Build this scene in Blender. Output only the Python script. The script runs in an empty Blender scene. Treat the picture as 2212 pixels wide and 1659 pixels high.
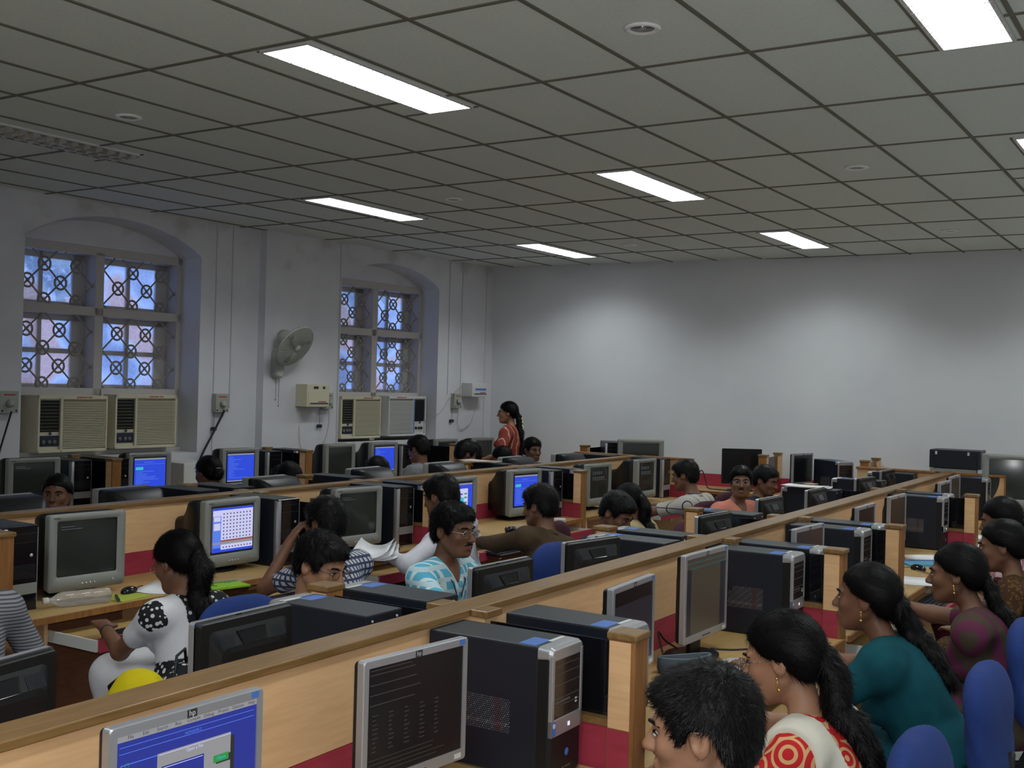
import bpy, math, random
import numpy as np
from mathutils import Vector, Matrix
random.seed(7)
PI = math.pi
S = bpy.context.scene
COL = S.collection

# ------------------------------------------------------------------ camera
cy, cp, cr = -0.5692, 0.0005, 0.0262
fw = Vector((math.sin(cy)*math.cos(cp), math.cos(cy)*math.cos(cp), math.sin(cp)))
ri = Vector((math.cos(cy), -math.sin(cy), 0)); up = ri.cross(fw)
r1 = ri*math.cos(cr)+up*math.sin(cr); u1 = -ri*math.sin(cr)+up*math.cos(cr)
cam = bpy.data.cameras.new('camera'); camo = bpy.data.objects.new('camera', cam); COL.objects.link(camo)
camo.matrix_world = Matrix(((r1.x, u1.x, -fw.x, 0), (r1.y, u1.y, -fw.y, 0), (r1.z, u1.z, -fw.z, 1.833), (0, 0, 0, 1)))
cam.sensor_width = 36.0; cam.lens = 36.0*2423.0/2212.0; cam.clip_start = 0.05; cam.clip_end = 100
S.camera = camo
# ------------------------------------------------------------------ world, view
W = bpy.data.worlds.new('world'); S.world = W; W.use_nodes = True
bg = W.node_tree.nodes['Background']; bg.inputs[0].default_value = (0.62, 0.76, 1.0, 1); bg.inputs[1].default_value = 1.6
S.view_settings.view_transform = 'Standard'; S.view_settings.look = 'None'
S.view_settings.gamma = 1; S.view_settings.use_curve_mapping = False
S.view_settings.exposure = -0.12
LAMP = 22.0      # radiance of the ceiling troffers
# the photographer's small camera flash
fl = bpy.data.lights.new('camera_flash', 'POINT'); fl.energy = 115.0; fl.shadow_soft_size = 0.02; fl.color = (0.95, 0.97, 1.0)
flo = bpy.data.objects.new('camera_flash', fl); COL.objects.link(flo); flo.location = (0.03, -0.02, 1.89)

# ------------------------------------------------------------------ materials
MATS = {}
def mat(name, col, rough=0.6, metal=0.0, spec=0.5, emit=None, es=1.0, **kw):
    if name in MATS: return MATS[name]
    m = bpy.data.materials.new(name); m.use_nodes = True; nt = m.node_tree
    b = nt.nodes['Principled BSDF']
    b.inputs['Base Color'].default_value = (*col, 1); b.inputs['Roughness'].default_value = rough
    b.inputs['Metallic'].default_value = metal; b.inputs['Specular IOR Level'].default_value = spec
    if emit: b.inputs['Emission Color'].default_value = (*emit, 1); b.inputs['Emission Strength'].default_value = es
    if 'trans' in kw: b.inputs['Transmission Weight'].default_value = kw['trans']
    if 'alpha' in kw: b.inputs['Alpha'].default_value = kw['alpha']
    if 'coat' in kw: b.inputs['Coat Weight'].default_value = kw['coat']
    MATS[name] = m
    return m
class NT:
    def __init__(s, m): s.nt = m.node_tree; s.b = s.nt.nodes['Principled BSDF']
    def n(s, t, **k):
        x = s.nt.nodes.new(t)
        for a, v in k.items():
            if a in x.inputs: x.inputs[a].default_value = v
            else: setattr(x, a, v)
        return x
    def l(s, a, b): s.nt.links.new(a, b)
    def coords(s, sc=(1, 1, 1), rot=(0, 0, 0), kind='Object'):
        tc = s.n('ShaderNodeTexCoord'); mp = s.n('ShaderNodeMapping')
        mp.inputs['Scale'].default_value = sc; mp.inputs['Rotation'].default_value = rot
        s.l(tc.outputs[kind], mp.inputs['Vector']); return mp.outputs[0]
    def ramp(s, fac, stops, interp='LINEAR'):
        r = s.n('ShaderNodeValToRGB'); cr_ = r.color_ramp; cr_.interpolation = interp
        while len(cr_.elements) < len(stops): cr_.elements.new(0.5)
        for e, (p, c) in zip(cr_.elements, stops): e.position = p; e.color = (*c, 1)
        s.l(fac, r.inputs[0]); return r.outputs[0]
    def mix(s, fac, a, b):
        m = s.n('ShaderNodeMix', data_type='RGBA')
        for i, v in ((0, fac), (6, a), (7, b)):
            if isinstance(v, (int, float)): m.inputs[i].default_value = v
            elif isinstance(v, tuple): m.inputs[i].default_value = (*v, 1)
            else: s.l(v, m.inputs[i])
        return m.outputs[2]
    def bump(s, h, st=0.2, d=0.01):
        b = s.n('ShaderNodeBump'); b.inputs['Strength'].default_value = st; b.inputs['Distance'].default_value = d
        s.l(h, b.inputs['Height']); s.l(b.outputs[0], s.b.inputs['Normal'])
def noisy(name, c1, c2, scale=(8, 8, 8), ns=5.0, rough=0.6, bump=0.0, spec=0.4, det=4, coat=0):
    if name in MATS: return MATS[name]
    m = mat(name, c1, rough, spec=spec); t = NT(m); v = t.coords(scale)
    n = t.n('ShaderNodeTexNoise', Scale=ns, Detail=float(det)); t.l(v, n.inputs['Vector'])
    t.l(t.ramp(n.outputs['Fac'], [(0.3, c1), (0.7, c2)]), t.b.inputs['Base Color'])
    if bump: t.bump(n.outputs['Fac'], bump)
    if coat: t.b.inputs['Coat Weight'].default_value = coat
    return m
M_lam = noisy('pale_wood_laminate', (0.69, 0.42, 0.21), (0.78, 0.49, 0.26), (1.2, 1.2, 22), 5, 0.42, spec=0.35)
M_lamf = noisy('pale_wood_laminate_flat', (0.68, 0.415, 0.215), (0.77, 0.485, 0.26), (14, 1.5, 14), 5, 0.36, spec=0.4)
M_cap = noisy('varnished_brown_wood', (0.17, 0.092, 0.030), (0.26, 0.148, 0.055), (14, 1.5, 14), 4, 0.32, spec=0.5)
M_edge = noisy('brown_wood_lipping', (0.22, 0.095, 0.028), (0.34, 0.155, 0.05), (12, 12, 1.6), 4, 0.4)
M_mod = noisy('reddish_brown_board', (0.22, 0.085, 0.045), (0.28, 0.115, 0.06), (2, 2, 9), 5, 0.5)
M_red = noisy('crimson_laminate', (0.34, 0.030, 0.055), (0.40, 0.042, 0.072), (2, 2, 9), 5, 0.5)
M_wall = noisy('white_distemper_wall', (0.62, 0.62, 0.66), (0.70, 0.70, 0.73), (1, 1, 1), 2.5, 0.85, 0.04, 0.2)
M_tile = noisy('grey_ceiling_board', (0.67, 0.71, 0.68), (0.73, 0.77, 0.74), (1, 1, 1), 60, 0.95, 0.03, 0.1)
M_grid = mat('dark_ceiling_grid', (0.15, 0.145, 0.11), 0.7)
M_frame = mat('window_frame_paint', (0.50, 0.47, 0.45), 0.6)
M_latt = noisy('old_cement_lattice', (0.24, 0.22, 0.19), (0.34, 0.31, 0.27), (4, 4, 4), 5, 0.85)
M_black = mat('black_plastic', (0.009, 0.010, 0.011), 0.40, spec=0.3)
M_blackg = mat('gloss_black_plastic', (0.008, 0.008, 0.010), 0.12)
M_case = mat('dark_blue_black_steel', (0.010, 0.013, 0.022), 0.42, 0.0, 0.35)
M_casetop = mat('dark_grey_steel', (0.026, 0.030, 0.036), 0.42, spec=0.4)
M_silver = mat('silver_plastic', (0.42, 0.42, 0.44), 0.32, 0.55)
M_crt = mat('grey_monitor_plastic', (0.25, 0.255, 0.24), 0.45)
M_crts = mat('dark_picture_tube', (0.030, 0.036, 0.032), 0.16, spec=0.6)
M_lcds = mat('dark_lcd_screen', (0.010, 0.010, 0.012), 0.22, spec=0.5)
M_glass = mat('dark_tinted_glass', (0.006, 0.006, 0.008), 0.06, spec=0.5)
M_white = mat('white_paper', (0.80, 0.80, 0.82), 0.75)
M_cream = mat('cream_plastic', (0.62, 0.58, 0.42), 0.5)
M_creamd = mat('cream_plastic_shadow_gap', (0.16, 0.14, 0.09), 0.7)
M_wplas = mat('white_plastic', (0.62, 0.62, 0.60), 0.45)
M_gplas = mat('pale_green_grey_plastic', (0.36, 0.38, 0.33), 0.4)
M_blue = mat('blue_sticker', (0.06, 0.16, 0.50), 0.5)
M_redp = mat('red_print', (0.45, 0.05, 0.05), 0.6)
M_dprint = mat('dark_print', (0.03, 0.03, 0.035), 0.6)
M_mask = mat('navy_print', (0.015, 0.022, 0.06), 0.5)
M_cord = mat('black_rubber', (0.010, 0.010, 0.012), 0.5)
M_wire = mat('white_wire', (0.50, 0.48, 0.44), 0.6)
M_gold = mat('gold', (0.75, 0.50, 0.16), 0.3, 1.0)
M_metal = mat('thin_steel', (0.5, 0.5, 0.5), 0.25, 1.0)
M_lens = mat('spectacle_glass', (1, 1, 1), 0.02, spec=0.6, trans=1.0, alpha=0.25)
M_bluef = noisy('blue_chair_fabric', (0.008, 0.028, 0.150), (0.014, 0.042, 0.20), (60, 60, 60), 5, 0.9, 0.3)
M_maroon = noisy('maroon_chair_fabric', (0.050, 0.010, 0.022), (0.070, 0.016, 0.032), (60, 60, 60), 5, 0.9, 0.3)
M_floor = noisy('speckled_grey_floor', (0.30, 0.31, 0.29), (0.42, 0.43, 0.40), (1.5, 1.5, 1.5), 9, 0.35)
def em(name, col, s=1.0): return mat(name, (0.02, 0.02, 0.02), 0.3, emit=col, es=s)
E_blue = em('lit_screen_blue', (0.025, 0.07, 0.72), 1.0)
E_bluek = em('lit_screen_deep_blue', (0.012, 0.03, 0.36), 0.8)
E_ltb = em('lit_screen_light_blue', (0.10, 0.22, 0.85), 1.0)
E_white = em('lit_screen_white', (0.62, 0.62, 0.95), 1.0)
E_grey = em('lit_screen_grey', (0.34, 0.34, 0.36), 0.85)
E_cyan = em('lit_screen_cyan', (0.05, 0.55, 0.75), 0.9)
E_green = em('lit_screen_green', (0.02, 0.35, 0.06), 0.8)
E_red = em('lit_screen_red', (0.40, 0.08, 0.08), 0.8)
E_dim = em('dim_screen_text', (0.10, 0.11, 0.12), 0.6)
E_olive = em('dim_olive_screen', (0.030, 0.025, 0.016), 1.0)
E_led = em('red_mouse_light', (1.0, 0.03, 0.02), 2.5)
E_tube = mat('white_fluorescent_reflector', (0.8, 0.8, 0.8), 0.4, emit=(0.93, 1.0, 1.0), es=LAMP)

def check(name, base, line, sc, w=0.12, line2=None):
    m = mat(name, base, 0.85, spec=0.2); t = NT(m); v = t.coords((1, 1, 1))
    sp = t.n('ShaderNodeSeparateXYZ'); t.l(v, sp.inputs[0])
    ad = t.n('ShaderNodeMath', operation='ADD'); t.l(sp.outputs[0], ad.inputs[0]); t.l(sp.outputs[1], ad.inputs[1])
    out = []
    for src in (ad.outputs[0], sp.outputs[2]):
        q = t.n('ShaderNodeMath', operation='MULTIPLY'); t.l(src, q.inputs[0]); q.inputs[1].default_value = sc
        f = t.n('ShaderNodeMath', operation='FRACT'); t.l(q.outputs[0], f.inputs[0])
        g = t.n('ShaderNodeMath', operation='LESS_THAN'); t.l(f.outputs[0], g.inputs[0]); g.inputs[1].default_value = w
        out.append(g.outputs[0])
    c = t.mix(out[0], base, line); c = t.mix(out[1], c, line2 or line)
    t.l(c, t.b.inputs['Base Color']); return m
def stripes(name, base, line, sc, w=0.3, axis=2, noise=0):
    m = mat(name, base, 0.85, spec=0.2); t = NT(m); v = t.coords((1, 1, 1))
    sp = t.n('ShaderNodeSeparateXYZ'); t.l(v, sp.inputs[0]); src = sp.outputs[axis]
    if noise:
        nz = t.n('ShaderNodeTexNoise', Scale=6.0); t.l(v, nz.inputs['Vector'])
        a = t.n('ShaderNodeMath', operation='MULTIPLY_ADD'); t.l(nz.outputs['Fac'], a.inputs[0]); a.inputs[1].default_value = noise; t.l(src, a.inputs[2]); src = a.outputs[0]
    q = t.n('ShaderNodeMath', operation='MULTIPLY'); t.l(src, q.inputs[0]); q.inputs[1].default_value = sc
    f = t.n('ShaderNodeMath', operation='FRACT'); t.l(q.outputs[0], f.inputs[0])
    g = t.n('ShaderNodeMath', operation='LESS_THAN'); t.l(f.outputs[0], g.inputs[0]); g.inputs[1].default_value = w
    t.l(t.mix(g.outputs[0], base, line), t.b.inputs['Base Color']); return m
def cells(name, base, c2, sc, lo, hi, c3=None, rings=False):
    m = mat(name, base, 0.85, spec=0.2); t = NT(m); v = t.coords((1, 1, 1))
    vo = t.n('ShaderNodeTexVoronoi', Scale=sc); t.l(v, vo.inputs['Vector']); d = vo.outputs['Distance']
    stops = [(0.0, base), (lo, c2), (hi, base)]
    if rings: stops = [(0.0, c2), (lo*0.45, base), (lo, c2), (hi, base), (hi*1.45, c2), (hi*1.7, base)]
    elif c3: stops = [(0.0, c3), (lo, c2), (hi, base)]
    t.l(t.ramp(d, stops, 'CONSTANT'), t.b.inputs['Base Color']); return m
def cloth(name, c, var=0.75):
    return noisy(name, c, tuple(x*var for x in c), (1, 1, 1), 14, 0.9, 0.25, 0.15)
def skin(name, c):
    m = noisy(name, c, tuple(x*0.86 for x in c), (1, 1, 1), 25, 0.5, 0.02, 0.4)
    return m
SK = [skin('brown_skin_a', (0.27, 0.130, 0.074)), skin('brown_skin_b', (0.195, 0.090, 0.052)), skin('brown_skin_c', (0.36, 0.180, 0.105))]
M_hair = mat('black_hair', (0.0040, 0.0034, 0.0036), 0.40, spec=0.14)
_t = NT(M_hair); _v = _t.coords((1, 1, 1)); _n = _t.n('ShaderNodeTexNoise', Scale=260.0, Detail=3.0); _t.l(_v, _n.inputs['Vector']); _t.bump(_n.outputs['Fac'], 0.35, 0.003)
M_lip = mat('dark_lips', (0.20, 0.070, 0.055), 0.45)
M_eye = mat('eye_white', (0.36, 0.33, 0.30), 0.4); M_iris = mat('dark_iris', (0.010, 0.006, 0.004), 0.15)

# the mirror louvre of each strip light throws most of its light downwards and cuts it off towards the sides
_t = NT(E_tube); _g = _t.n('ShaderNodeNewGeometry'); _d = _t.n('ShaderNodeVectorMath', operation='DOT_PRODUCT'); _t.l(_g.outputs['Incoming'], _d.inputs[0]); _t.l(_g.outputs['True Normal'], _d.inputs[1])
_a = _t.n('ShaderNodeMath', operation='ABSOLUTE'); _t.l(_d.outputs['Value'], _a.inputs[0])
_m = _t.n('ShaderNodeMapRange', interpolation_type='SMOOTHSTEP'); _t.l(_a.outputs[0], _m.inputs[0])
for _i, _v in ((1, .30), (2, .62), (3, LAMP*.20), (4, LAMP*1.15)): _m.inputs[_i].default_value = _v
_t.l(_m.outputs[0], _t.b.inputs['Emission Strength'])
# ------------------------------------------------------------------ mesh builder
def link(o, parent=None):
    COL.objects.link(o)
    if parent is not None: o.parent = parent
    return o
class MB:
    def __init__(s): s.v = []; s.f = []; s.m = []
    def add(s, vs, fs, m=0):
        o = len(s.v); s.v += [tuple(v) for v in vs]; s.f += [tuple(i+o for i in f) for f in fs]; s.m += [m]*len(fs); return s
    def box(s, x0, x1, y0, y1, z0, z1, m=0):
        return s.add([(x, y, z) for z in (z0, z1) for y in (y0, y1) for x in (x0, x1)],
                     [(0, 2, 3, 1), (4, 5, 7, 6), (0, 1, 5, 4), (2, 6, 7, 3), (0, 4, 6, 2), (1, 3, 7, 5)], m)
    def quad(s, a, b, c, d, m=0): return s.add([a, b, c, d], [(0, 1, 2, 3)], m)
    def loft(s, secs, m=0, caps=True):
        n = len(secs[0]); vs = [p for q in secs for p in q]
        fs = [(k*n+i, k*n+(i+1) % n, (k+1)*n+(i+1) % n, (k+1)*n+i) for k in range(len(secs)-1) for i in range(n)]
        if caps: fs += [tuple(reversed(range(n))), tuple(range((len(secs)-1)*n, len(secs)*n))]
        return s.add(vs, fs, m)
    def tube(s, pts, r, n=8, m=0, caps=True):
        P = [Vector(p) for p in pts]; secs = []; rr = r if isinstance(r, (list, tuple)) else [r]*len(P)
        t0 = (P[1]-P[0]).normalized(); a = t0.orthogonal().normalized()
        for i, p in enumerate(P):
            t = ((P[min(i+1, len(P)-1)]-P[max(i-1, 0)])).normalized()
            a = (a-t*a.dot(t)).normalized(); b = t.cross(a)
            secs.append([p+(a*math.cos(2*PI*k/n)+b*math.sin(2*PI*k/n))*rr[i] for k in range(n)])
        return s.loft(secs, m, caps)
    def sphere(s, c, r, nu=12, nv=8, m=0):
        r = r if isinstance(r, (tuple, list)) else (r, r, r); vs = [(c[0], c[1], c[2]-r[2])]
        for j in range(1, nv):
            a = PI*j/nv-PI/2
            for i in range(nu): b = 2*PI*i/nu; vs.append((c[0]+r[0]*math.cos(a)*math.cos(b), c[1]+r[1]*math.cos(a)*math.sin(b), c[2]+r[2]*math.sin(a)))
        vs.append((c[0], c[1], c[2]+r[2])); fs = []
        for i in range(nu): fs.append((0, 1+(i+1) % nu, 1+i)); fs.append((len(vs)-1, 1+(nv-2)*nu+i, 1+(nv-2)*nu+(i+1) % nu))
        for j in range(nv-2):
            for i in range(nu): a = 1+j*nu+i; b = 1+j*nu+(i+1) % nu; fs.append((a, b, b+nu, a+nu))
        return s.add(vs, fs, m)
    def lathe(s, prof, c=(0, 0, 0), n=24, m=0, axis='z'):
        secs = []
        for r, h in prof:
            if axis == 'z': secs.append([(c[0]+r*math.cos(2*PI*k/n), c[1]+r*math.sin(2*PI*k/n), c[2]+h) for k in range(n)])
            elif axis == 'y': secs.append([(c[0]+r*math.cos(2*PI*k/n), c[1]+h, c[2]+r*math.sin(2*PI*k/n)) for k in range(n)])
            else: secs.append([(c[0]+h, c[1]+r*math.cos(2*PI*k/n), c[2]+r*math.sin(2*PI*k/n)) for k in range(n)])
        return s.loft(secs, m)
    def ring(s, c, R, r, axis='x', n=16, k=5, m=0):
        vs = []; fs = []
        for i in range(n):
            a = 2*PI*i/n
            for j in range(k):
                b = 2*PI*j/k; q = R+r*math.cos(b); h = r*math.sin(b); u, v = q*math.cos(a), q*math.sin(a)
                p = {'x': (h, u, v), 'y': (u, h, v), 'z': (u, v, h)}[axis]; vs.append((c[0]+p[0], c[1]+p[1], c[2]+p[2]))
        for i in range(n):
            for j in range(k): fs.append((i*k+j, ((i+1) % n)*k+j, ((i+1) % n)*k+(j+1) % k, i*k+(j+1) % k))
        return s.add(vs, fs, m)
    def build(s, name, mats, parent=None, smooth=False, bevel=0.0):
        me = bpy.data.meshes.new(name); me.from_pydata(s.v, [], s.f)
        for q in (mats if isinstance(mats, (list, tuple)) else [mats]): me.materials.append(q)
        me.polygons.foreach_set('material_index', s.m)
        if smooth: me.polygons.foreach_set('use_smooth', [True]*len(s.f))
        me.update(); o = link(bpy.data.objects.new(name, me), parent)
        if bevel: b = o.modifiers.new('edge', 'BEVEL'); b.width = bevel; b.segments = 2; b.limit_method = 'ANGLE'
        return o
def rrect(x, y0, y1, z0, z1, r=0.02, k=4):
    pts = []
    for cy_, cz_, a0 in ((y1-r, z1-r, 0), (y0+r, z1-r, 1), (y0+r, z0+r, 2), (y1-r, z0+r, 3)):
        for i in range(k+1):
            a = (a0+i/k)*PI/2; pts.append((x, cy_+r*math.cos(a), cz_+r*math.sin(a)))
    return pts
def thing(name, label, cat, loc=(0, 0, 0), rz=0.0, group=None):
    o = bpy.data.objects.new(name, None); o.empty_display_size = 0.1; COL.objects.link(o)
    o.location = loc; o.rotation_euler = (0, 0, rz); tag(o, label, cat, group); return o
def tag(o, label=None, cat=None, group=None):
    if label: o['label'] = label
    if cat: o['category'] = cat
    if group: o['group'] = group
    return o
def struct(o): o['kind'] = 'structure'; return o
def dup(root, loc, rz, label, group=None):
    r = root.copy(); COL.objects.link(r); r.location = loc; r.rotation_euler = (0, 0, rz); r['label'] = label
    if group: r['group'] = group
    for ch in list(root.children):
        c = ch.copy(); COL.objects.link(c); c.parent = r
        for g in ch.children:
            d = g.copy(); COL.objects.link(d); d.parent = c
    return r
FX = Matrix(((0, 0, 1, 0), (1, 0, 0, 0), (0, 1, 0, 0), (0, 0, 0, 1)))   # text laid on a face that looks along +X
def text(s, size, m, parent, at, name='lettering', M=FX, align='CENTER', ext=0.0):
    c = bpy.data.curves.new('t', 'FONT'); c.body = s; c.size = size; c.align_x = align; c.align_y = 'CENTER'; c.extrude = ext; c.resolution_u = 2
    o = bpy.data.objects.new('t', c); COL.objects.link(o); bpy.context.view_layer.update()
    me = bpy.data.meshes.new_from_object(o.evaluated_get(bpy.context.evaluated_depsgraph_get())); bpy.data.objects.remove(o); bpy.data.curves.remove(c)
    me.materials.clear(); me.materials.append(m)
    T = bpy.data.objects.new(name, me); link(T, parent); T.matrix_local = Matrix.Translation(at) @ M; return T

# ------------------------------------------------------------------ the room
ZC = 3.233
SEG = [(-7.86, 5.0, 0.03), (-7.69, 7.66, 0.065)]                 # origin and slope of the two wall stretches
def wl(k, u, n, z):
    x, y, s = SEG[k]; c = 1/math.hypot(1, s)
    return (x+(s*u+n)*c, y+(u-s*n)*c, z)
def wr(k): return -math.atan(SEG[k][2])
def wall_stretch(k, ua, ub, win, D=0.28, name='wall_left'):
    b = MB(); u0, u1, zs, zk, zb = win
    def q(n0, a, c, z0, z1): b.quad((n0, a, z0), (n0, c, z0), (n0, c, z1), (n0, a, z1))
    N = 20; um = (u0+u1)/2
    arch = [(u0+(u1-u0)*i/N) for i in range(N+1)]; az = [zs+(zk-zs)*(1-((u-um)/((u1-u0)/2))**2)**0.85 if 0 < i < N else zs for i, u in enumerate(arch)]
    q(0, ua, u0, 0, ZC+.3); q(0, u1, ub, 0, ZC+.3); q(0, u0, u1, 0, zb)
    for i in range(N):
        b.quad((0, arch[i], az[i]), (0, arch[i+1], az[i+1]), (0, arch[i+1], ZC+.3), (0, arch[i], ZC+.3))
        b.quad((0, arch[i], az[i]), (-D, arch[i], az[i]-.015), (-D, arch[i+1], az[i+1]-.015), (0, arch[i+1], az[i+1]))
        b.quad((-D, arch[i], 2.90), (-D, arch[i+1], 2.90), (-D, arch[i+1], max(az[i+1]-.015, 2.90)), (-D, arch[i], max(az[i]-.015, 2.90)))
    b.quad((0, u0, zb), (-D, u0, zb), (-D, u0, zs), (0, u0, zs)); b.quad((0, u1, zb), (0, u1, zs), (-D, u1, zs), (-D, u1, zb))
    b.quad((0, u0, zb), (0, u1, zb), (-D, u1, zb), (-D, u0, zb)); q(-D, u0, u1, zb, 1.18)
    q(-D, u0, u0+.02, 1.18, 2.9); q(-D, u1-.02, u1, 1.18, 2.9)
    o = b.build(name, M_wall); o.location = (SEG[k][0], SEG[k][1], 0); o.rotation_euler = (0, 0, wr(k)); return struct(o)
wall_stretch(0, -7.2, 2.66, (0.25, 1.97, 2.90, 3.135, 1.15))
w2 = wall_stretch(1, 0.0, 3.62, (1.0, 2.54, 2.88, 3.09, 1.19), 0.27)
b = MB(); b.quad((-7.79, 7.66, 0), (-7.69, 7.66, 0), (-7.69, 7.66, 3.5), (-7.79, 7.66, 3.5)); b.box(-8.3, -7.78, 7.66, 7.70, 0, 3.5); struct(b.build('wall_left', M_wall))
# soot and damp blotches on the old plaster over the first window
mp = noisy('damp_blotched_plaster', (0.62, 0.62, 0.66), (0.70, 0.70, 0.73), (1, 1, 1), 2.5, 0.85)
t = NT(M_wall); v = t.coords((1, 1, 1)); nz = t.n('ShaderNodeTexNoise', Scale=3.2, Detail=6.0); t.l(v, nz.inputs['Vector'])
sp = t.n('ShaderNodeSeparateXYZ'); t.l(v, sp.inputs[0])
mr = t.n('ShaderNodeMapRange'); t.l(sp.outputs[2], mr.inputs[0]); mr.inputs[1].default_value = 2.75; mr.inputs[2].default_value = 3.2; mr.inputs[3].default_value = -0.18; mr.inputs[4].default_value = 0.02
ad = t.n('ShaderNodeMath', operation='ADD'); t.l(nz.outputs['Fac'], ad.inputs[0]); t.l(mr.outputs[0], ad.inputs[1])
rp = t.n('ShaderNodeMapRange'); t.l(ad.outputs[0], rp.inputs[0]); rp.inputs[1].default_value = 0.50; rp.inputs[2].default_value = 0.66; rp.inputs[3].default_value = 0; rp.inputs[4].default_value = 0.5
old = t.b.inputs['Base Color'].links[0].from_socket
t.l(t.mix(rp.outputs[0], old, (0.40, 0.38, 0.34)), t.b.inputs['Base Color'])
M_wallb = noisy('white_back_wall', (0.64, 0.65, 0.68), (0.70, 0.71, 0.73), (1, 1, 1), 1.5, 0.85, 0.03, 0.2)
b = MB(); b.add([(-8.0, 11.163, 0), (4.0, 11.907, 0), (4.0, 11.907, 3.5), (-8.0, 11.163, 3.5), (-8.0, 11.3, 0), (4.0, 12.1, 0), (4.0, 12.1, 3.5), (-8.0, 11.3, 3.5)],
      [(0, 1, 2, 3), (4, 7, 6, 5), (3, 2, 6, 7), (0, 4, 5, 1), (0, 3, 7, 4), (1, 5, 6, 2)]); struct(b.build('wall_back', M_wallb))
b = MB(); b.box(3.4, 3.5, -2.1, 12.0, 0, 3.5); struct(b.build('wall_right', M_wallb))
b = MB(); b.box(-8.6, 3.5, -2.2, -2.1, 0, 3.5); struct(b.build('wall_rear', M_wallb))
b = MB(); b.box(-8.6, 3.5, -2.2, 12.1, -0.1, 0); fo = b.build('floor', M_floor); struct(fo)
t = NT(M_floor); v = t.coords((1, 1, 1)); br = t.n('ShaderNodeTexBrick', Scale=1.6); t.l(v, br.inputs['Vector']); br.offset = 0
br.inputs['Mortar Size'].default_value = 0.006; br.inputs['Brick Width'].default_value = 1.0; br.inputs['Row Height'].default_value = 1.0
old = t.b.inputs['Base Color'].links[0].from_socket; t.l(t.mix(br.outputs['Fac'], old, (0.16, 0.16, 0.15)), t.b.inputs['Base Color'])
b = MB(); b.box(-8.6, 3.5, -2.2, 12.1, ZC, ZC+0.05); struct(b.build('ceiling', M_tile))
b = MB(); g = 0.009
for i in range(-10, 14): x = -3.2+0.5*i; b.box(x-g, x+g, -2.1, 11.9, ZC-0.006, ZC)
for j in range(-6, 9): y = 3.41+j*1.0; b.box(-8.4, 3.4, y-g, y+g, ZC-0.0055, ZC)
for x, y in ((-3.385, 4.04), (-3.385, 7.04), (-5.95, 7.04), (-5.88, 10.0), (-3.385, 10.06), (-.87, 4.12), (-.87, 7.12), (-.87, 10.1), (-6.0, 4.1)):
    b.box(x-.16, x-.146, y-.6, y+.6, ZC-.0052, ZC); b.box(x-.32, x-.146, y+.608, y+.62, ZC-.005, ZC); b.box(x-.15, x+.16, y+.609, y+.62, ZC-.005, ZC)
struct(b.build('trim_1', M_grid))
# skirting conduit lines and plaster corners
b = MB()
for k, u, z0 in ((0, 2.14, 1.0), (0, 2.33, 1.55), (1, .98, 1.0), (1, 2.72, 1.7), (1, 2.95, 1.7), (1, 3.4, 1.2)):
    p = wl(k, u, 0.006, 0); b.box(p[0]-.006, p[0]+.006, p[1]-.006, p[1]+.006, z0, ZC)
struct(b.build('trim_2', mat('painted_conduit', (0.60, 0.60, 0.63), 0.7)))
b = MB(); b.add([(-7.45, 11.18, .74), (3.3, 11.84, .74), (3.3, 11.84, .93), (-7.45, 11.18, .93), (-7.45, 11.16, .74), (3.3, 11.82, .74), (3.3, 11.82, .93), (-7.45, 11.16, .93)], [(4, 5, 6, 7), (3, 7, 6, 2), (0, 1, 5, 4)]); struct(b.build('trim_3', M_red))

# ------------------------------------------------------------------ ceiling lamps
def troffer(x, y, label, on=True):
    r = thing('ceiling_light', label, 'ceiling light', (x, y, ZC), 0, 'recessed strip lights in the board ceiling')
    b = MB(); w, L = 0.135, 0.60
    for s in (-1, 1):
        b.box(s*w-.008, s*w+.008, -L, L, -.012, 0); b.box(-w, w, s*L-.008, s*L+.008, -.012, 0)
    b.build('frame', M_wplas, r)
    b = MB()
    if on:
        b.box(-w+.008, w-.008, -L+.008, L-.008, -.007, -.001); b.build('diffuser', E_tube, r)
        b = MB()
        for i in range(1, 14):
            yy = -L+2*L*i/14
            for s in (-1, 1): b.box(s*(w-.012)-.014, s*(w-.012)+.014, yy-.004, yy+.004, -.013, -.006)
        b.build('louvre', M_white, r)
    else:
        b.box(-w+.008, w-.008, -L+.008, L-.008, -.004, -.001); b.build('reflector', mat('dull_mirror_reflector', (0.55, 0.55, 0.52), 0.2, 0.9), r)
        b = MB()
        for i in range(0, 15):
            yy = -L+2*L*i/14
            b.add([(-w+.01, yy-.02, -.002), (-w+.01, yy+.02, -.002), (w-.01, yy+.02, -.002), (w-.01, yy-.02, -.002), (-w+.01, yy, -.03), (w-.01, yy, -.03)], [(0, 4, 5, 3), (1, 2, 5, 4), (0, 1, 4), (3, 5, 2)])
        for s in (-.045, .045): b.box(s-.002, s+.002, -L+.01, L-.01, -.03, -.002)
        b.build('louvre', mat('dull_mirror_reflector', (0.55, 0.55, 0.52), 0.2, 0.9), r)
FXT = [(-3.385, 4.04, 'lit ceiling light nearest the camera, large and left of centre'), (-3.385, 7.04, 'lit ceiling light in the middle of the ceiling, right of centre'),
       (-5.95, 7.04, 'lit ceiling light above the wall between the two windows'), (-5.88, 10.0, 'lit ceiling light in front of the far left corner'),
       (-3.385, 10.06, 'lit ceiling light farthest off, over the blank back wall'), (-.87, 4.12, 'lit ceiling light cut by the top right corner'),
       (-.87, 7.12, 'lit ceiling light cut by the right edge'), (-.87, 10.1, 'unseen lit ceiling light beyond the right edge, near the back wall')]  # the last one is out of view, added for the light it gives
for x, y, l in FXT: troffer(x, y, l)
troffer(-6.0, 4.10, 'unlit ceiling light at the left edge with a mirror louvre', False)
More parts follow.
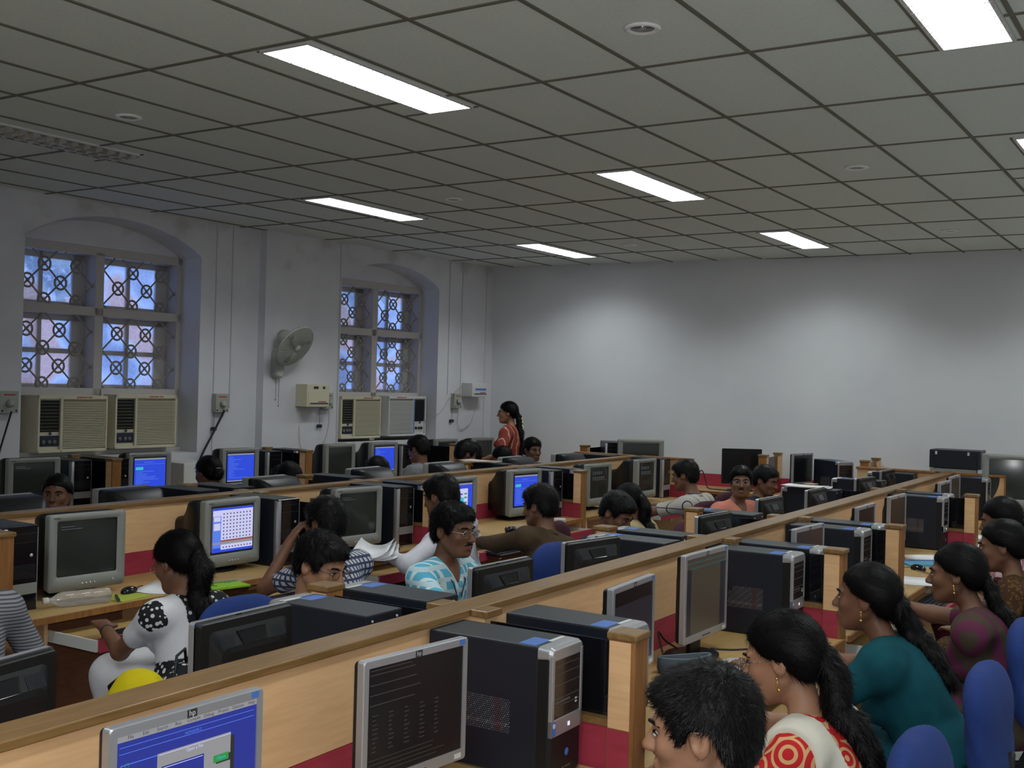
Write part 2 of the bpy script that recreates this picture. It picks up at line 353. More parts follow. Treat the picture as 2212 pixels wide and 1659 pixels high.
for x, y, l in ((-3.385, 1.05, 'added out-of-view ceiling light behind the camera, left of it'), (-.87, 1.05, 'added out-of-view ceiling light right above the camera'), (1.7, 4.1, 'added out-of-view ceiling light at the right, nearest'), (1.7, 7.1, 'added out-of-view ceiling light at the right, second'), (1.7, 10.1, 'added out-of-view ceiling light at the right, third')): troffer(x, y, l)  # more strip lights continue the grid out of view, added for their light
d0 = None
for i, (x, y, l) in enumerate([(-1.95, 3.92, 'round downlight nearest, at the top right'), (-5.06, 3.98, 'round downlight at the left, near the unlit lamp'), (-5.0, 6.92, 'round downlight right of the lit lamp above the windows'),
        (-4.97, 9.84, 'round downlight far off near the back corner'), (-1.97, 6.96, 'round downlight at the right, half way back'), (-2.02, 9.97, 'round downlight at the far right by the back wall')]):
    if d0 is None:
        d0 = thing('downlight', l, 'downlight', (x, y, ZC), 0, 'round recessed downlights in the ceiling')
        b = MB(); b.lathe([(0.048, -.001), (0.070, -.001), (0.073, -.008), (0.056, -.014), (0.047, -.004)], n=28); b.build('rim', mat('gloss_white_rim', (0.92, 0.92, 0.92), .3), d0, True)
        b = MB(); b.lathe([(0.047, -.006), (0.036, -.0015), (0.001, -.001)], n=28); b.build('reflector', mat('dark_mirror', (0.20, 0.20, 0.21), 0.15, 0.9), d0, True)
        b = MB(); b.sphere((0, 0, -.006), (.014, .014, .006)); b.build('bulb', M_silver, d0, True)
    else: dup(d0, (x, y, ZC), 0, l)

# ------------------------------------------------------------------ windows
M_pane = mat('figured_window_glass', (0.55, 0.62, 0.8), 0.3); t = NT(M_pane); v = t.coords((1, 1, 1))
vo = t.n('ShaderNodeTexVoronoi', Scale=16.0, feature='DISTANCE_TO_EDGE'); t.l(v, vo.inputs['Vector'])
nz = t.n('ShaderNodeTexNoise', Scale=2.2, Detail=1.0); t.l(v, nz.inputs['Vector'])
c1 = t.ramp(nz.outputs['Fac'], [(0.40, (0.46, 0.54, 0.74)), (0.52, (0.62, 0.70, 0.90)), (0.60, (0.66, 0.58, 0.64))])
c2 = t.mix(t.ramp(vo.outputs['Distance'], [(0.0, (1, 1, 1)), (0.04, (0, 0, 0))]), c1, (0.8, 0.86, 1.0))
tl = t.n('ShaderNodeBsdfTranslucent'); t.l(c2, tl.inputs[0]); tr = t.n('ShaderNodeBsdfTransparent'); t.l(c1, tr.inputs[0])
ms = t.n('ShaderNodeMixShader'); ms.inputs[0].default_value = 0.6; t.l(tl.outputs[0], ms.inputs[1]); t.l(tr.outputs[0], ms.inputs[2])
t.l(ms.outputs[0], t.nt.nodes['Material Output'].inputs[0])
def window(k, u0, u1, D, num):
    r = bpy.data.objects.new('window_%d' % num, None); COL.objects.link(r); struct(r); p = wl(k, 0, 0, 0); r.location = (SEG[k][0], SEG[k][1], 0); r.rotation_euler = (0, 0, wr(k))
    b = MB(); X0, X1 = -D-.165, -D+.02; um = (u0+u1)/2
    b.box(X0, X1, u0, u0+.05, 1.18, 2.90); b.box(X0, X1, u1-.05, u1, 1.18, 2.90); b.box(X0, X1, um-.042, um+.042, 1.18, 2.86)
    b.box(X0, X1, u0, u1, 2.83, 2.905); b.box(X0, X1, u0, u1, 2.32, 2.395); b.box(X0, X1, u0, u1, 1.645, 1.71); b.box(X0, X1+.03, u0, u1, 1.15, 1.19)
    b.build('window_frame', M_frame, r, bevel=.004)
    for a0, a1 in ((u0+.05, um-.042), (um+.042, u1-.05)):
        for z0, z1 in ((1.71, 2.32), (2.395, 2.83)):
            L = MB(); s = (a1-a0)/5.2; X = -D-.02; ny = int((z1-z0)/s)+2
            def inside(p): return a0-.001 <= p[1] <= a1+.001 and z0-.001 <= p[2] <= z1+.001
            for i in range(-1, 7):
                for j in range(-1, ny+1):
                    if (i+j) % 2: continue
                    c = (X, a0+.02+i*s, z0+.03+j*s)
                    if inside((0, c[1]-.03, c[2]-.02)) and inside((0, c[1]+.03, c[2]+.02)): L.ring(c, .054, .0095); L.ring(c, .013, .005, n=8, k=4)
                    for di, dj in ((1, 1), (1, -1)):
                        e = (X, c[1]+di*s, c[2]+dj*s); P, Q = Vector(c), Vector(e)
                        t0, t1 = 0.0, 1.0
                        for ax, lo, hi in ((1, a0, a1), (2, z0, z1)):
                            dd = Q[ax]-P[ax]; ta, tb = (lo-P[ax])/dd, (hi-P[ax])/dd
                            if ta > tb: ta, tb = tb, ta
                            t0, t1 = max(t0, ta), min(t1, tb)
                        if t1-t0 > .05: L.tube([P+(Q-P)*t0, P+(Q-P)*t1], .0075, 5)
            L.build('lattice', M_latt, r)
            F = MB(); X = -D-.13; uc = (a0+a1)/2-.03
            F.box(X-.03, X, a0, a0+.03, z0, z1); F.box(X-.03, X, uc-.018, uc+.018, z0, z1); F.box(X-.03, X, a1-.12, a1, z0, z1); F.box(X-.03, X, a0, a1, z0, z0+.03); F.box(X-.03, X, a0, a1, z1-.05, z1)
            if z1 < 2.5: F.box(X-.03, X, a0, a1, (z0+z1)/2-.02, (z0+z1)/2+.02)
            F.build('casement', M_frame, r)
            G = MB(); G.box(X-.018, X-.014, a0, a1, z0, z1); G.build('pane', M_pane, r)
    b = MB(); b.box(-D-.18, -D-.15, u0, u1, 1.15, 1.66); b.build('lower_board', M_frame, r)
window(0, 0.25, 1.97, 0.28, 1); window(1, 1.0, 2.54, 0.27, 2)
# greenery outside the first window
def bush(name, loc, R, label, seed):
    random.seed(seed); r = thing(name, label, 'tree', loc, 0); b = MB(); c = MB()
    c.tube([(0, 0, 0), (.05, 0, 1.6), (0, .1, 2.9)], [.09, .07, .04], 8); c.build('trunk', M_edge, r)
    for i in range(420):
        p = Vector((random.gauss(0, 1), random.gauss(0, 1), random.gauss(0, 1))); p = p.normalized()*R*random.random()**.4+Vector((0, 0, 3.1))
        a = Vector((random.gauss(0, 1), random.gauss(0, 1), random.gauss(0, 1))).normalized(); q = a.orthogonal().normalized()
        b.quad(p-a*.09, p+q*.045, p+a*.09, p-q*.045)
    b.build('foliage', mat('leaf_green', (0.10, 0.26, 0.04), 0.6), r); random.seed(7)
bush('leafy_tree', (-10.6, 7.1, 0), .75, 'green leafy tree outside the left window', 3)
bush('leafy_tree', (-10.4, 11.8, 0), .6, 'green leafy tree outside the far window', 4)

# ------------------------------------------------------------------ things on the left wall
def ac(k, u, z, label, w=.64, h=.46, kind='cream', flip=False):
    r = thing('air_conditioner', label, 'air conditioner', wl(k, u, -.22, z), wr(k), 'window air conditioners under the lattice windows')
    main = M_cream if kind == 'cream' else M_wplas; y0, y1 = -w/2, w/2
    b = MB(); b.box(-.30, .10, y0, y1, 0, h); b.box(.10, .12, y0, y1, 0, .022); b.box(.10, .12, y0, y1, h-.03, h); b.box(.10, .12, y0, y0+.018, 0, h); b.box(.10, .12, y1-.018, y1, 0, h)
    sg = -1 if flip else 1; ys = y0+w*.33 if not flip else y1-w*.33
    b.box(.10, .12, ys-.012, ys+.012, 0, h); b.build('casing', main, r, bevel=.003)
    g0, g1 = (ys+.015, y1-.02) if not flip else (y0+.02, ys-.015); a0, a1 = (y0+.02, ys-.015) if not flip else (ys+.015, y1-.02)
    b = MB(); b.box(.095, .103, g0, g1, .03, h-.04, 1)
    n = 27
    for i in range(n):
        zz = .035+(h-.08)*i/n; b.box(.103, .117, g0, g1, zz, zz+.008, 0)
    b.build('intake_grille', [main, M_creamd], r)
    b = MB(); zl = h*.36; b.box(.098, .104, a0, a1, zl, h-.04, 1)
    for i in range(9): zz = zl+.012+i*(h-.05-zl)/9; b.box(.104, .112, a0, a1, zz, zz+.004, 0)
    b.build('outlet_louvre', [M_creamd if kind == 'cream' else M_black, M_black], r)
    b = MB(); b.box(.100, .106, a0, a1, .05, zl-.03); p = b.build('control_panel', M_mask if kind == 'cream' else main, r)
    for i, yy in enumerate((.2, .5, .75)):
        b = MB(); b.lathe([(.017, 0), (.016, .012), (.0, .013)], c=(.106, a0+(a1-a0)*yy, .085), axis='x', n=14); b.build('knob', M_creamd if kind == 'cream' else M_dprint, p, True)
    b = MB(); b.lathe([(.014, 0), (.012, .004), (0, .005)], c=(.12, (a0+a1)/2, zl-.012), axis='x', n=14); b.build('badge', M_mask, r, True)
    b = MB(); yy = g0+(g1-g0)*.3
    for i in range(10): b.box(.1201, .1208, yy, yy+.011, h-.022+(i % 2)*.002, h-.010); yy += .014 if i != 6 else .022
    b.build('red_lettering', M_redp, r)
    if kind != 'cream':
        b = MB(); b.box(.118, .122, ys-.006, ys+.006, .03, h-.03); b.build('blue_strip', M_blue, r)
ac(0, .785, 1.19, 'cream air conditioner at the far left, under the first window'); ac(0, 1.50, 1.20, 'cream air conditioner in the first window, right one of the pair')
ac(1, 1.44, 1.225, 'cream air conditioner under the far window, left one of the pair', .60, .44); ac(1, 2.17, 1.235, 'white air conditioner with a blue strip under the far window', .62, .44, 'white', True)

def socket_box(k, u, z, label, w=.15, h=.17):
    r = thing('socket_box', label, 'electrical socket', wl(k, u, 0, z), wr(k), 'socket boxes on the left wall')
    b = MB(); b.box(0, .06, -w/2, w/2, -h/2, h/2); b.build('box', M_gplas, r, bevel=.004)
    b = MB(); b.lathe([(.030, 0), (.028, .03), (.015, .04), (0, .041)], c=(.06, 0, -.01), axis='x', n=16); b.build('plug', M_gplas, r, True)
    b = MB(); b.box(.0605, .062, -w*.3, w*.3, h*.30, h*.36); b.build('label_strip', M_redp, r)
    for s in (-1, 1):
        b = MB(); b.box(.0605, .064, s*w*.38-.006, s*w*.38+.006, -h*.42, -h*.35); b.build('screw', M_black, r)
socket_box(0, .12, 1.60, 'socket box cut by the left edge of the photo'); socket_box(0, 2.20, 1.595, 'socket box right of the first window with a thick black cable')
socket_box(1, .80, 1.62, 'socket box right of the cream voltage stabiliser', .13, .16); socket_box(1, 2.85, 1.63, 'socket box in the far corner beside the white stabiliser', .13, .17)
def stabiliser(k, u, z, w, h, label, m, front):
    r = thing('voltage_stabiliser', label, 'voltage stabiliser', wl(k, u, 0, z), wr(k))
    b = MB(); b.box(0, .16, -w/2, w/2, -h/2, h/2); b.build('case', m, r, bevel=.006)
    b = MB(); b.box(.160, .164, -w/2+.02, w/2-.01, -h/2+.02, h/2-.06); b.build('front_cover', m, r, bevel=.002)
    b = MB()
    if front: b.box(.1602, .162, -w*.2, w*.0, h/2-.045, h/2-.02); b.box(.1602, .162, w*.2, w*.3, h/2-.045, h/2-.02); b.build('meter', M_mask, r)
    else: b.box(.1642, .166, -w*.3, w*.4, h/2-.085, h/2-.062); b.build('meter', M_blue, r)
    b = MB(); b.box(.1642, .166, -w*.36, w*.44, -h/2+.028, -h/2+.040); b.build('dark_strip', M_mask, r)
    b = MB(); 
    for i in range(8): b.box(.1642, .1655, w*.0+i*.013, w*.0+i*.013+.009, -h/2+.045, -h/2+.056)
    b.build('red_lettering', M_redp, r)
stabiliser(1, .56, 1.675, .30, .22, 'cream voltage stabiliser on the wall left of the far window', M_cream, True)
stabiliser(1, 3.12, 1.76, .28, .16, 'white voltage stabiliser high in the far corner', M_wplas, False)
def cable(name, pts, r, m, label, cat='cable'):
    P = [Vector(p) for p in pts]; out = []
    for i in range(len(P)-1):
        p0, p1, p2, p3 = P[max(i-1, 0)], P[i], P[i+1], P[min(i+2, len(P)-1)]
        for q in range(6):
            s = q/6; out.append(.5*((2*p1)+(p2-p0)*s+(2*p0-5*p1+4*p2-p3)*s*s+(3*p1-p0-3*p2+p3)*s**3))
    out.append(P[-1]); b = MB(); b.tube(out, r, 6, 0); o = b.build(name, m, None, True)
    if cat: tag(o, label, cat)
    return o
cable('power_cable', [wl(0, 2.20, .09, 1.53), wl(0, 2.10, .08, 1.35), wl(0, 1.93, .10, 1.1), wl(0, 1.85, .16, .92), wl(0, 1.84, .2, .80)], .010, M_cord, 'thick black cable hanging from the socket by the first window')
cable('power_cable', [wl(0, .12, .09, 1.53), wl(0, .10, .06, 1.40), wl(0, .05, .05, 1.2), wl(0, .02, .05, 1.0)], .007, M_cord, 'dark cable hanging from the socket at the left edge')
cable('power_cable', [wl(1, .80, .07, 1.55), wl(1, .82, .05, 1.4), wl(1, .78, .05, 1.25), wl(1, .70, .03, 1.1), wl(1, .66, .03, .95)], .004, M_wire, 'thin white wire below the socket box beside the cream stabiliser')
cable('power_cable', [wl(1, .44, .03, 1.38), wl(1, .46, .03, 1.2), wl(1, .54, .03, 1.08), wl(1, .7, .03, 1.02)], .004, M_wire, 'thin loose wire under the cream stabiliser')
cable('power_cable', [wl(1, 2.86, .07, 1.56), wl(1, 2.88, .03, 1.38), wl(1, 2.97, .02, 1.30), wl(1, 3.12, .02, 1.36), wl(1, 3.2, .03, 1.5), wl(1, 3.22, .05, 1.67)], .004, M_wire, 'white wire looping in the far corner under the white stabiliser')
cable('power_cable', [wl(1, 3.0, .04, 1.82), wl(1, 2.9, .03, 1.78), wl(1, 2.72, .03, 1.65), wl(1, 2.55, .02, 1.48), wl(1, 2.40, -.2, 1.36)], .004, M_wire, 'white wire running from the corner stabiliser to the white air conditioner')
def pendant(k, u, z0, z1, label):
    r = thing('cord_switch', label, 'switch', wl(k, u, .02, z1), wr(k), 'small dark switches hanging on wires')
    b = MB(); b.box(-.012, .012, -.028, .028, -.016, .016); b.build('switch', M_mask, r, bevel=.003)
    b = MB(); b.tube([(0, 0, .016), (0, .003, (z0-z1)*.5), (0, 0, z0-z1)], .002, 5); b.build('cord', M_dprint, r)
pendant(0, 2.14, 1.52, 1.36, 'small dark switch hanging below the socket with the black cable'); pendant(1, .72, 1.54, 1.37, 'small dark switch hanging under the cream stabiliser'); pendant(1, 2.79, 1.55, 1.40, 'small dark switch hanging in the far corner')
# wall fan
r = thing('wall_fan', 'pale grey oscillating fan on a wall bracket between the two windows', 'fan', wl(1, .14, 0, 1.99), wr(1))
M_fan = mat('aged_fan_plastic', (0.40, 0.42, 0.38), 0.35)
b = MB(); b.loft([rrect(0, -.055, .055, -.16, .13, .05), rrect(.07, -.05, .05, -.155, .125, .048), rrect(.085, -.04, .04, -.14, .11, .04)]); b.build('wall_bracket', M_fan, r, bevel=.004)
b = MB(); b.tube([(.05, 0, .09), (.14, .0, .11), (.20, 0, .16)], [.025, .022, .03], 12); b.build('arm', M_fan, r, True)
Rm = Matrix.Rotation(math.radians(-52), 4, 'Z') @ Matrix.Rotation(math.radians(-10), 4, 'Y'); Rm = Matrix.Rotation(math.radians(8), 4, 'Z') @ Matrix.Rotation(math.radians(34), 4, 'Y')
HM = Matrix.Translation((.20, 0, .19)) @ Rm
def hp(b, name, m, **k):
    o = b.build(name, m, r, True, **k); o.matrix_local = HM; return o
b = MB(); b.lathe([(.0, -.14), (.05, -.135), (.072, -.10), (.076, -.04), (.06, 0), (.0, .0)], axis='x', n=20); hp(b, 'motor_housing', M_fan)
b = MB(); Rg = .215
for a in range(44):
    th = 2*PI*a/44; c_, s_ = math.cos(th), math.sin(th)
    for sg in (1, -1): b.tube([(.07+sg*.005+sg*.045*math.cos(q*PI/2*1.0), (.045+(Rg-.045)*math.sin(q*PI/2))*c_, (.045+(Rg-.045)*math.sin(q*PI/2))*s_) for q in (0, .4, .8, 1)], .0012, 3)
for R_, x_ in ((Rg, .07), (.15, .106), (.10, .114), (.15, .034), (.10, .028)): b.ring((x_, 0, 0), R_, .0035 if R_ == Rg else .0015, n=36, k=5)
hp(b, 'guard', M_fan)
b = MB(); b.lathe([(Rg-.002, .062), (Rg+.004, .062), (Rg+.004, .080), (Rg-.002, .080)], axis='x', n=40); hp(b, 'guard_rim', M_fan)
b = MB()
for q in range(3):
    vs = []; fs = []; n1 = 6
    for i in range(n1+1):
        rr_ = .03+.15*i/n1; wd = .35+.75*math.sin(PI*min(1, .25+.75*i/n1)*.8)
        for j in range(5):
            a = q*2*PI/3+(j/4-.5)*wd*1.1; vs.append((.07+(j/4-.5)*.045, rr_*math.cos(a), rr_*math.sin(a)))
    for i in range(n1):
        for j in range(4): fs.append((i*5+j, i*5+j+1, i*5+j+6, i*5+j+5))
    b.add(vs, fs)
b.lathe([(0, .05), (.03, .05), (.028, .09), (0, .095)], axis='x', n=16); hp(b, 'blades', mat('smoke_grey_blades', (0.22, 0.24, 0.21), 0.3))
b = MB(); b.lathe([(0, .115), (.035, .113), (.038, .118), (0, .122)], axis='x', n=20); hp(b, 'hub_badge', M_fan)
for s in (-.018, .02):
    b = MB(); b.tube([(.04, s, -.15), (.04, s-.004, -.42 if s > 0 else -.36)], .0018, 4); b.sphere((.04, s-.004, -.42 if s > 0 else -.36), .006, 8, 6); b.build('pull_cord', M_dprint, r)

# ------------------------------------------------------------------ partitions, dividers, desks
def p1x(y): return -1.985-.018*(y-2.5)
def p2x(y): return -5.015-.014*(y-4.0)
def spine(name, fx, y0, y1, label):
    s = (fx(y1)-fx(y0))/(y1-y0); r = thing(name, label, 'partition', (fx(y0), y0, 0), -math.atan(s)); L = (y1-y0)*math.hypot(1, s)
    b = MB(); b.box(-.038, .038, 0, L, .872, 1.125); b.build('upper_panel', M_lamf, r)
    b = MB(); b.box(-.0385, .0385, 0, L, .745, .870); b.build('red_lower_panel', M_red, r)
    b = MB(); b.box(-.038, .038, 0, L, .05, .745); b.build('lower_panel', M_mod, r)
    b = MB(); b.box(-.053, .053, 0, L, 1.122, 1.143); b.build('top_rail', M_cap, r, bevel=.003)
    b = MB(); b.box(-.045, .045, 0, L, 0, .06); b.build('plinth', M_edge, r)
    return r
spine('desk_partition', p1x, -0.6, 10.72, 'long low wooden partition running through the middle right of the room')
spine('desk_partition', p2x, -0.2, 10.36, 'long low wooden partition nearer the windows')
def end_panel(x0, x1, y, label):
    r = thing('end_panel', label, 'partition', ((x0+x1)/2, y, 0), 0); w = (x1-x0)/2
    b = MB(); b.box(-w, w, -.03, .03, .872, 1.122); b.build('upper_panel', M_lam, r)
    b = MB(); b.box(-w, w, -.031, .031, 0, .872); b.build('red_lower_panel', M_red, r)
    b = MB(); b.box(-w-.012, w+.012, -.045, .045, 1.122, 1.143); b.build('top_rail', M_edge, r, bevel=.003)
    b = MB(); b.box(w, w+.012, -.04, .04, 0, 1.122); b.build('edge_strip', M_edge, r)
end_panel(-2.95, -2.26, 10.74, 'wooden end panel closing the middle partition, left wing'); end_panel(-2.16, -1.66, 10.74, 'wooden end panel closing the middle partition, right wing')
end_panel(-5.05, -4.5, 10.38, 'wooden end panel closing the window-side partition, right wing'); end_panel(-5.80, -5.16, 10.38, 'wooden end panel closing the window-side partition, left wing')
DIV = {}
def divider(sx, sgn, L, y, label, dz=0, ry=0, group='low dividers between desk bays'):
    """from the partition face at x=sx outwards"""
    key = (round(L, 2),); rz = (0 if sgn > 0 else PI)+ry
    if key in DIV: o = dup(DIV[key], (sx, y, dz), rz, label, group); return o
    r = thing('desk_divider', label, 'divider', (sx, y, dz), rz, group); DIV[key] = r
    b = MB(); b.box(L-.083, L, -.040, .040, 0, 1.125); b.build('post', M_edge, r, bevel=.002)
    for s in (-1, 1):
        b = MB(); b.box(L-.080, L-.013, s*.0405-.001, s*.0405+.001, .872, 1.118); b.build('post_facing', M_lam, r)
        b = MB(); b.box(L-.080, L-.013, s*.0405-.001, s*.0405+.001, .745, .868); b.build('post_red_facing', M_red, r)
    b = MB(); b.box(L-.088, L+.006, -.047, .047, 1.123, 1.143); b.build('post_cap', M_cap, r, bevel=.004)
    b = MB(); b.box(0, .065, -.036, .036, .872, 1.122); b.build('wall_stub', M_lam, r)
    b = MB(); b.box(.018, .078, -.044, .044, 1.122, 1.143); b.build('stub_cap', M_cap, r, bevel=.003)
    b = MB(); b.box(.06, L-.082, -.004, .004, .890, 1.108); b.build('tinted_glass', M_glass, r)
    b = MB(); b.box(0, L-.083, -.035, .035, .872, .892); b.build('sill', M_cap, r)
    b = MB(); b.box(0, L-.083, -.030, .030, .74, .872); b.build('red_base_panel', M_red, r)
    b = MB(); b.box(0, L-.083, -.029, .029, 0, .74); b.build('base_panel', M_mod, r)
    return r
ROWD = {'A': [.78, 2.87, 4.99, 6.13, 8.46], 'B': [.78, 2.87, 4.96, 6.10, 8.40], 'C': [2.88, 4.93, 6.03, 8.12], 'D': [2.88, 4.93, 6.03, 8.12]}
where = {'A': 'right side of the middle partition', 'B': 'left side of the middle partition', 'C': 'right side of the window-side partition', 'D': 'window side of the window-side partition'}
ordn = ['nearest', 'second', 'third', 'fourth', 'fifth']
for k, ys in ROWD.items():
    for i, y in enumerate(ys):
        f = p1x if k in 'AB' else p2x; sg = 1 if k in 'AC' else -1
        divider(f(y)+sg*.037, sg, .575, y, '%s glazed wooden divider on the %s' % (ordn[i], where[k]))
# desks: one per bay
def desk(x_in, sgn, depth, y0, y1, label, trays, zt=.75, ry=0, group='desks along the partitions'):
    L = y1-y0; r = thing('computer_desk', label, 'desk', (x_in, (y0+y1)/2, 0), (0 if sgn > 0 else PI)+ry, group); h = L/2
    b = MB(); b.box(0, depth-.012, -h, h, zt-.025, zt, 0); b.build('desktop', M_lamd, r)
    b = MB(); b.box(depth-.012, depth, -h, h, zt-.028, zt+.001); b.build('front_lipping', M_edge, r)
    for s in (-1, 1):
        b = MB(); b.box(.02, depth-.02, s*h-(.02 if s > 0 else 0), s*h+(.02 if s < 0 else 0), 0, zt-.025); b.build('side_panel', M_lam, r)
    b = MB(); b.box(.0, .018, -h, h, .25, zt-.03); b.build('modesty_panel', M_mod, r)
    n = len(trays)
    for (yc, out) in trays:
        yl = (yc-(y0+y1)/2)*sgn; w = .28
        b = MB(); b.box(depth-.36+out, depth-.02+out, yl-w, yl+w, zt-.11, zt-.095); tr = b.build('keyboard_tray', M_lamd, r)
        b = MB(); b.box(depth-.02+out, depth+out, yl-w, yl+w, zt-.13, zt-.07); b.build('tray_front', M_red, tr)
        for s in (-1, 1): 
            b = MB(); b.box(depth-.42+out, depth-.01+out, yl+s*(w+.008)-.006, yl+s*(w+.008)+.006, zt-.125, zt-.075); b.build('tray_rail', M_wplas, tr)
        for s in (-1, 1):
            b = MB(); b.box(depth-.30, depth-.06, yl+s*(w+.03)-.009, yl+s*(w+.03)+.009, zt-.20, zt-.025); b.build('tray_hanger', M_lam, r)
    return r
M_lamd = noisy('yellowish_desk_laminate', (0.46, 0.30, 0.12), (0.55, 0.37, 0.155), (6, 1.5, 6), 5, 0.35)
def rows(k, bays):
    for (y0, y1, tr, lb) in bays:
        ym = (y0+y1)/2; f = p1x if k in 'AB' else p2x; sg = 1 if k in 'AC' else -1
        s = -.018 if k in 'AB' else -.014
        desk(f(ym)+sg*.040, sg, .59, y0, y1, lb, tr, ry=math.atan(-s))
rows('A', [(-.4, .74, [], 'desk at the near end of the right row, outside the frame'), (.82, 2.82, [(1.4, .0), (2.15, .1)], 'desk under the two nearest flat monitors, right row'), (2.91, 4.95, [(3.4, .1), (4.2, .1)], 'desk with the open book and the grey pouch, right row'),
    (5.03, 6.09, [(5.5, .1)], 'short desk behind the second glazed divider, right row'), (6.17, 8.42, [(6.7, .16), (7.6, .1)], 'desk with the glowing red mouse, right row'), (8.50, 10.70, [(9.1, .1), (9.9, .1)], 'farthest desk of the right row')])
rows('B', [(-.4, .74, [], 'desk at the near end left of the middle partition, outside the frame'), (.82, 2.82, [(1.5, .1), (2.25, .1)], 'nearest desk on the left of the middle partition, behind two black monitor backs'), (2.91, 4.92, [(3.4, .1), (4.3, .1)], 'desk in front of the man in the blue and white shirt'),
    (5.0, 6.06, [(5.6, .1)], 'short desk left of the middle partition in front of a bowed dark-haired man'), (6.14, 8.36, [(6.7, 0), (7.7, .1)], 'desk in front of the man in the pink shirt'), (8.44, 10.70, [(9.0, 0), (10.0, 0)], 'farthest desk left of the middle partition')])
rows('C', [(.0, 2.84, [(1.9, .05)], 'desk at the near end of the tube monitor row, outside the frame'), (2.92, 4.89, [(3.42, .27), (4.35, .20)], 'desk with the plastic bottle and the green book'), (4.97, 5.99, [(5.45, .20)], 'short desk under the grey tube monitor with papers held in front'),
    (6.07, 8.08, [(6.6, .15), (7.75, .12)], 'desk of the man in the brown shirt'), (8.16, 10.33, [(8.8, .1), (9.7, .1)], 'farthest desk of the tube monitor row')])
rows('D', [(2.92, 4.89, [], 'window-side desk behind the long partition, nearest'), (4.97, 5.99, [], 'window-side desk behind the long partition, short one'), (6.07, 8.08, [], 'window-side desk behind the long partition, third'), (8.16, 10.33, [], 'window-side desk behind the long partition, farthest')])
# wall row along the windows (worktop a little higher), and the row along the back wall
def walldesk(x0, y0, y1, lb): desk(x0, 1, .62, y0, y1, lb, [], zt=.80, ry=-.045, group='desks along the walls')
walldesk(-7.80, 3.4, 5.58, 'desk under the first window'); walldesk(-7.72, 5.70, 7.58, 'desk between the two windows, near half'); walldesk(-7.58, 7.72, 9.7, 'desk below the far window'); walldesk(-7.46, 9.8, 11.08, 'desk in the far left corner')
for yy, xx, lb in ((5.64, -7.78, 'wooden divider under the first window, between black towers'), (7.64, -7.66, 'wooden divider under the wall fan'), (9.75, -7.5, 'wooden divider under the white air conditioner')):
    divider(xx+.02, 1, .60, yy, lb, .045, -.045, 'dividers of the rows along the walls')
def backdesk(x0, x1, lb): 
    xm = (x0+x1)/2; r = desk(xm, 1, .62, xm-(x1-x0)/2, xm+(x1-x0)/2, lb, [], zt=.80, group='desks along the walls'); r.location = (xm, 11.2+.062*(xm+7.4)-.04, 0); r.rotation_euler = (0, 0, -PI/2+.062); return r
backdesk(-6.55, -5.98, 'desk in the back row by the left corner'); backdesk(-5.86, -4.02, 'back row desk under the blank wall with the large tube monitor'); backdesk(-3.88, -3.02, 'back row desk with the flat monitor seen edge on'); backdesk(-2.90, -1.0, 'back row desk with the big grey monitor at the right'); backdesk(-.9, .9, 'back row desk beyond the right edge')
for xx, lb in ((-5.92, 'wooden divider of the back row beside the large tube monitor'), (-3.95, 'wooden divider of the back row right of the black monitor'), (-2.96, 'wooden divider of the back row right of the small tower')):
    y = 11.2+.062*(xx+7.4); o = divider(xx, 1, .60, y, lb, .055, 0, 'dividers of the rows along the walls'); o.location = (xx+.0, y-.03, .055); o.rotation_euler = (0, 0, -PI/2+.062)

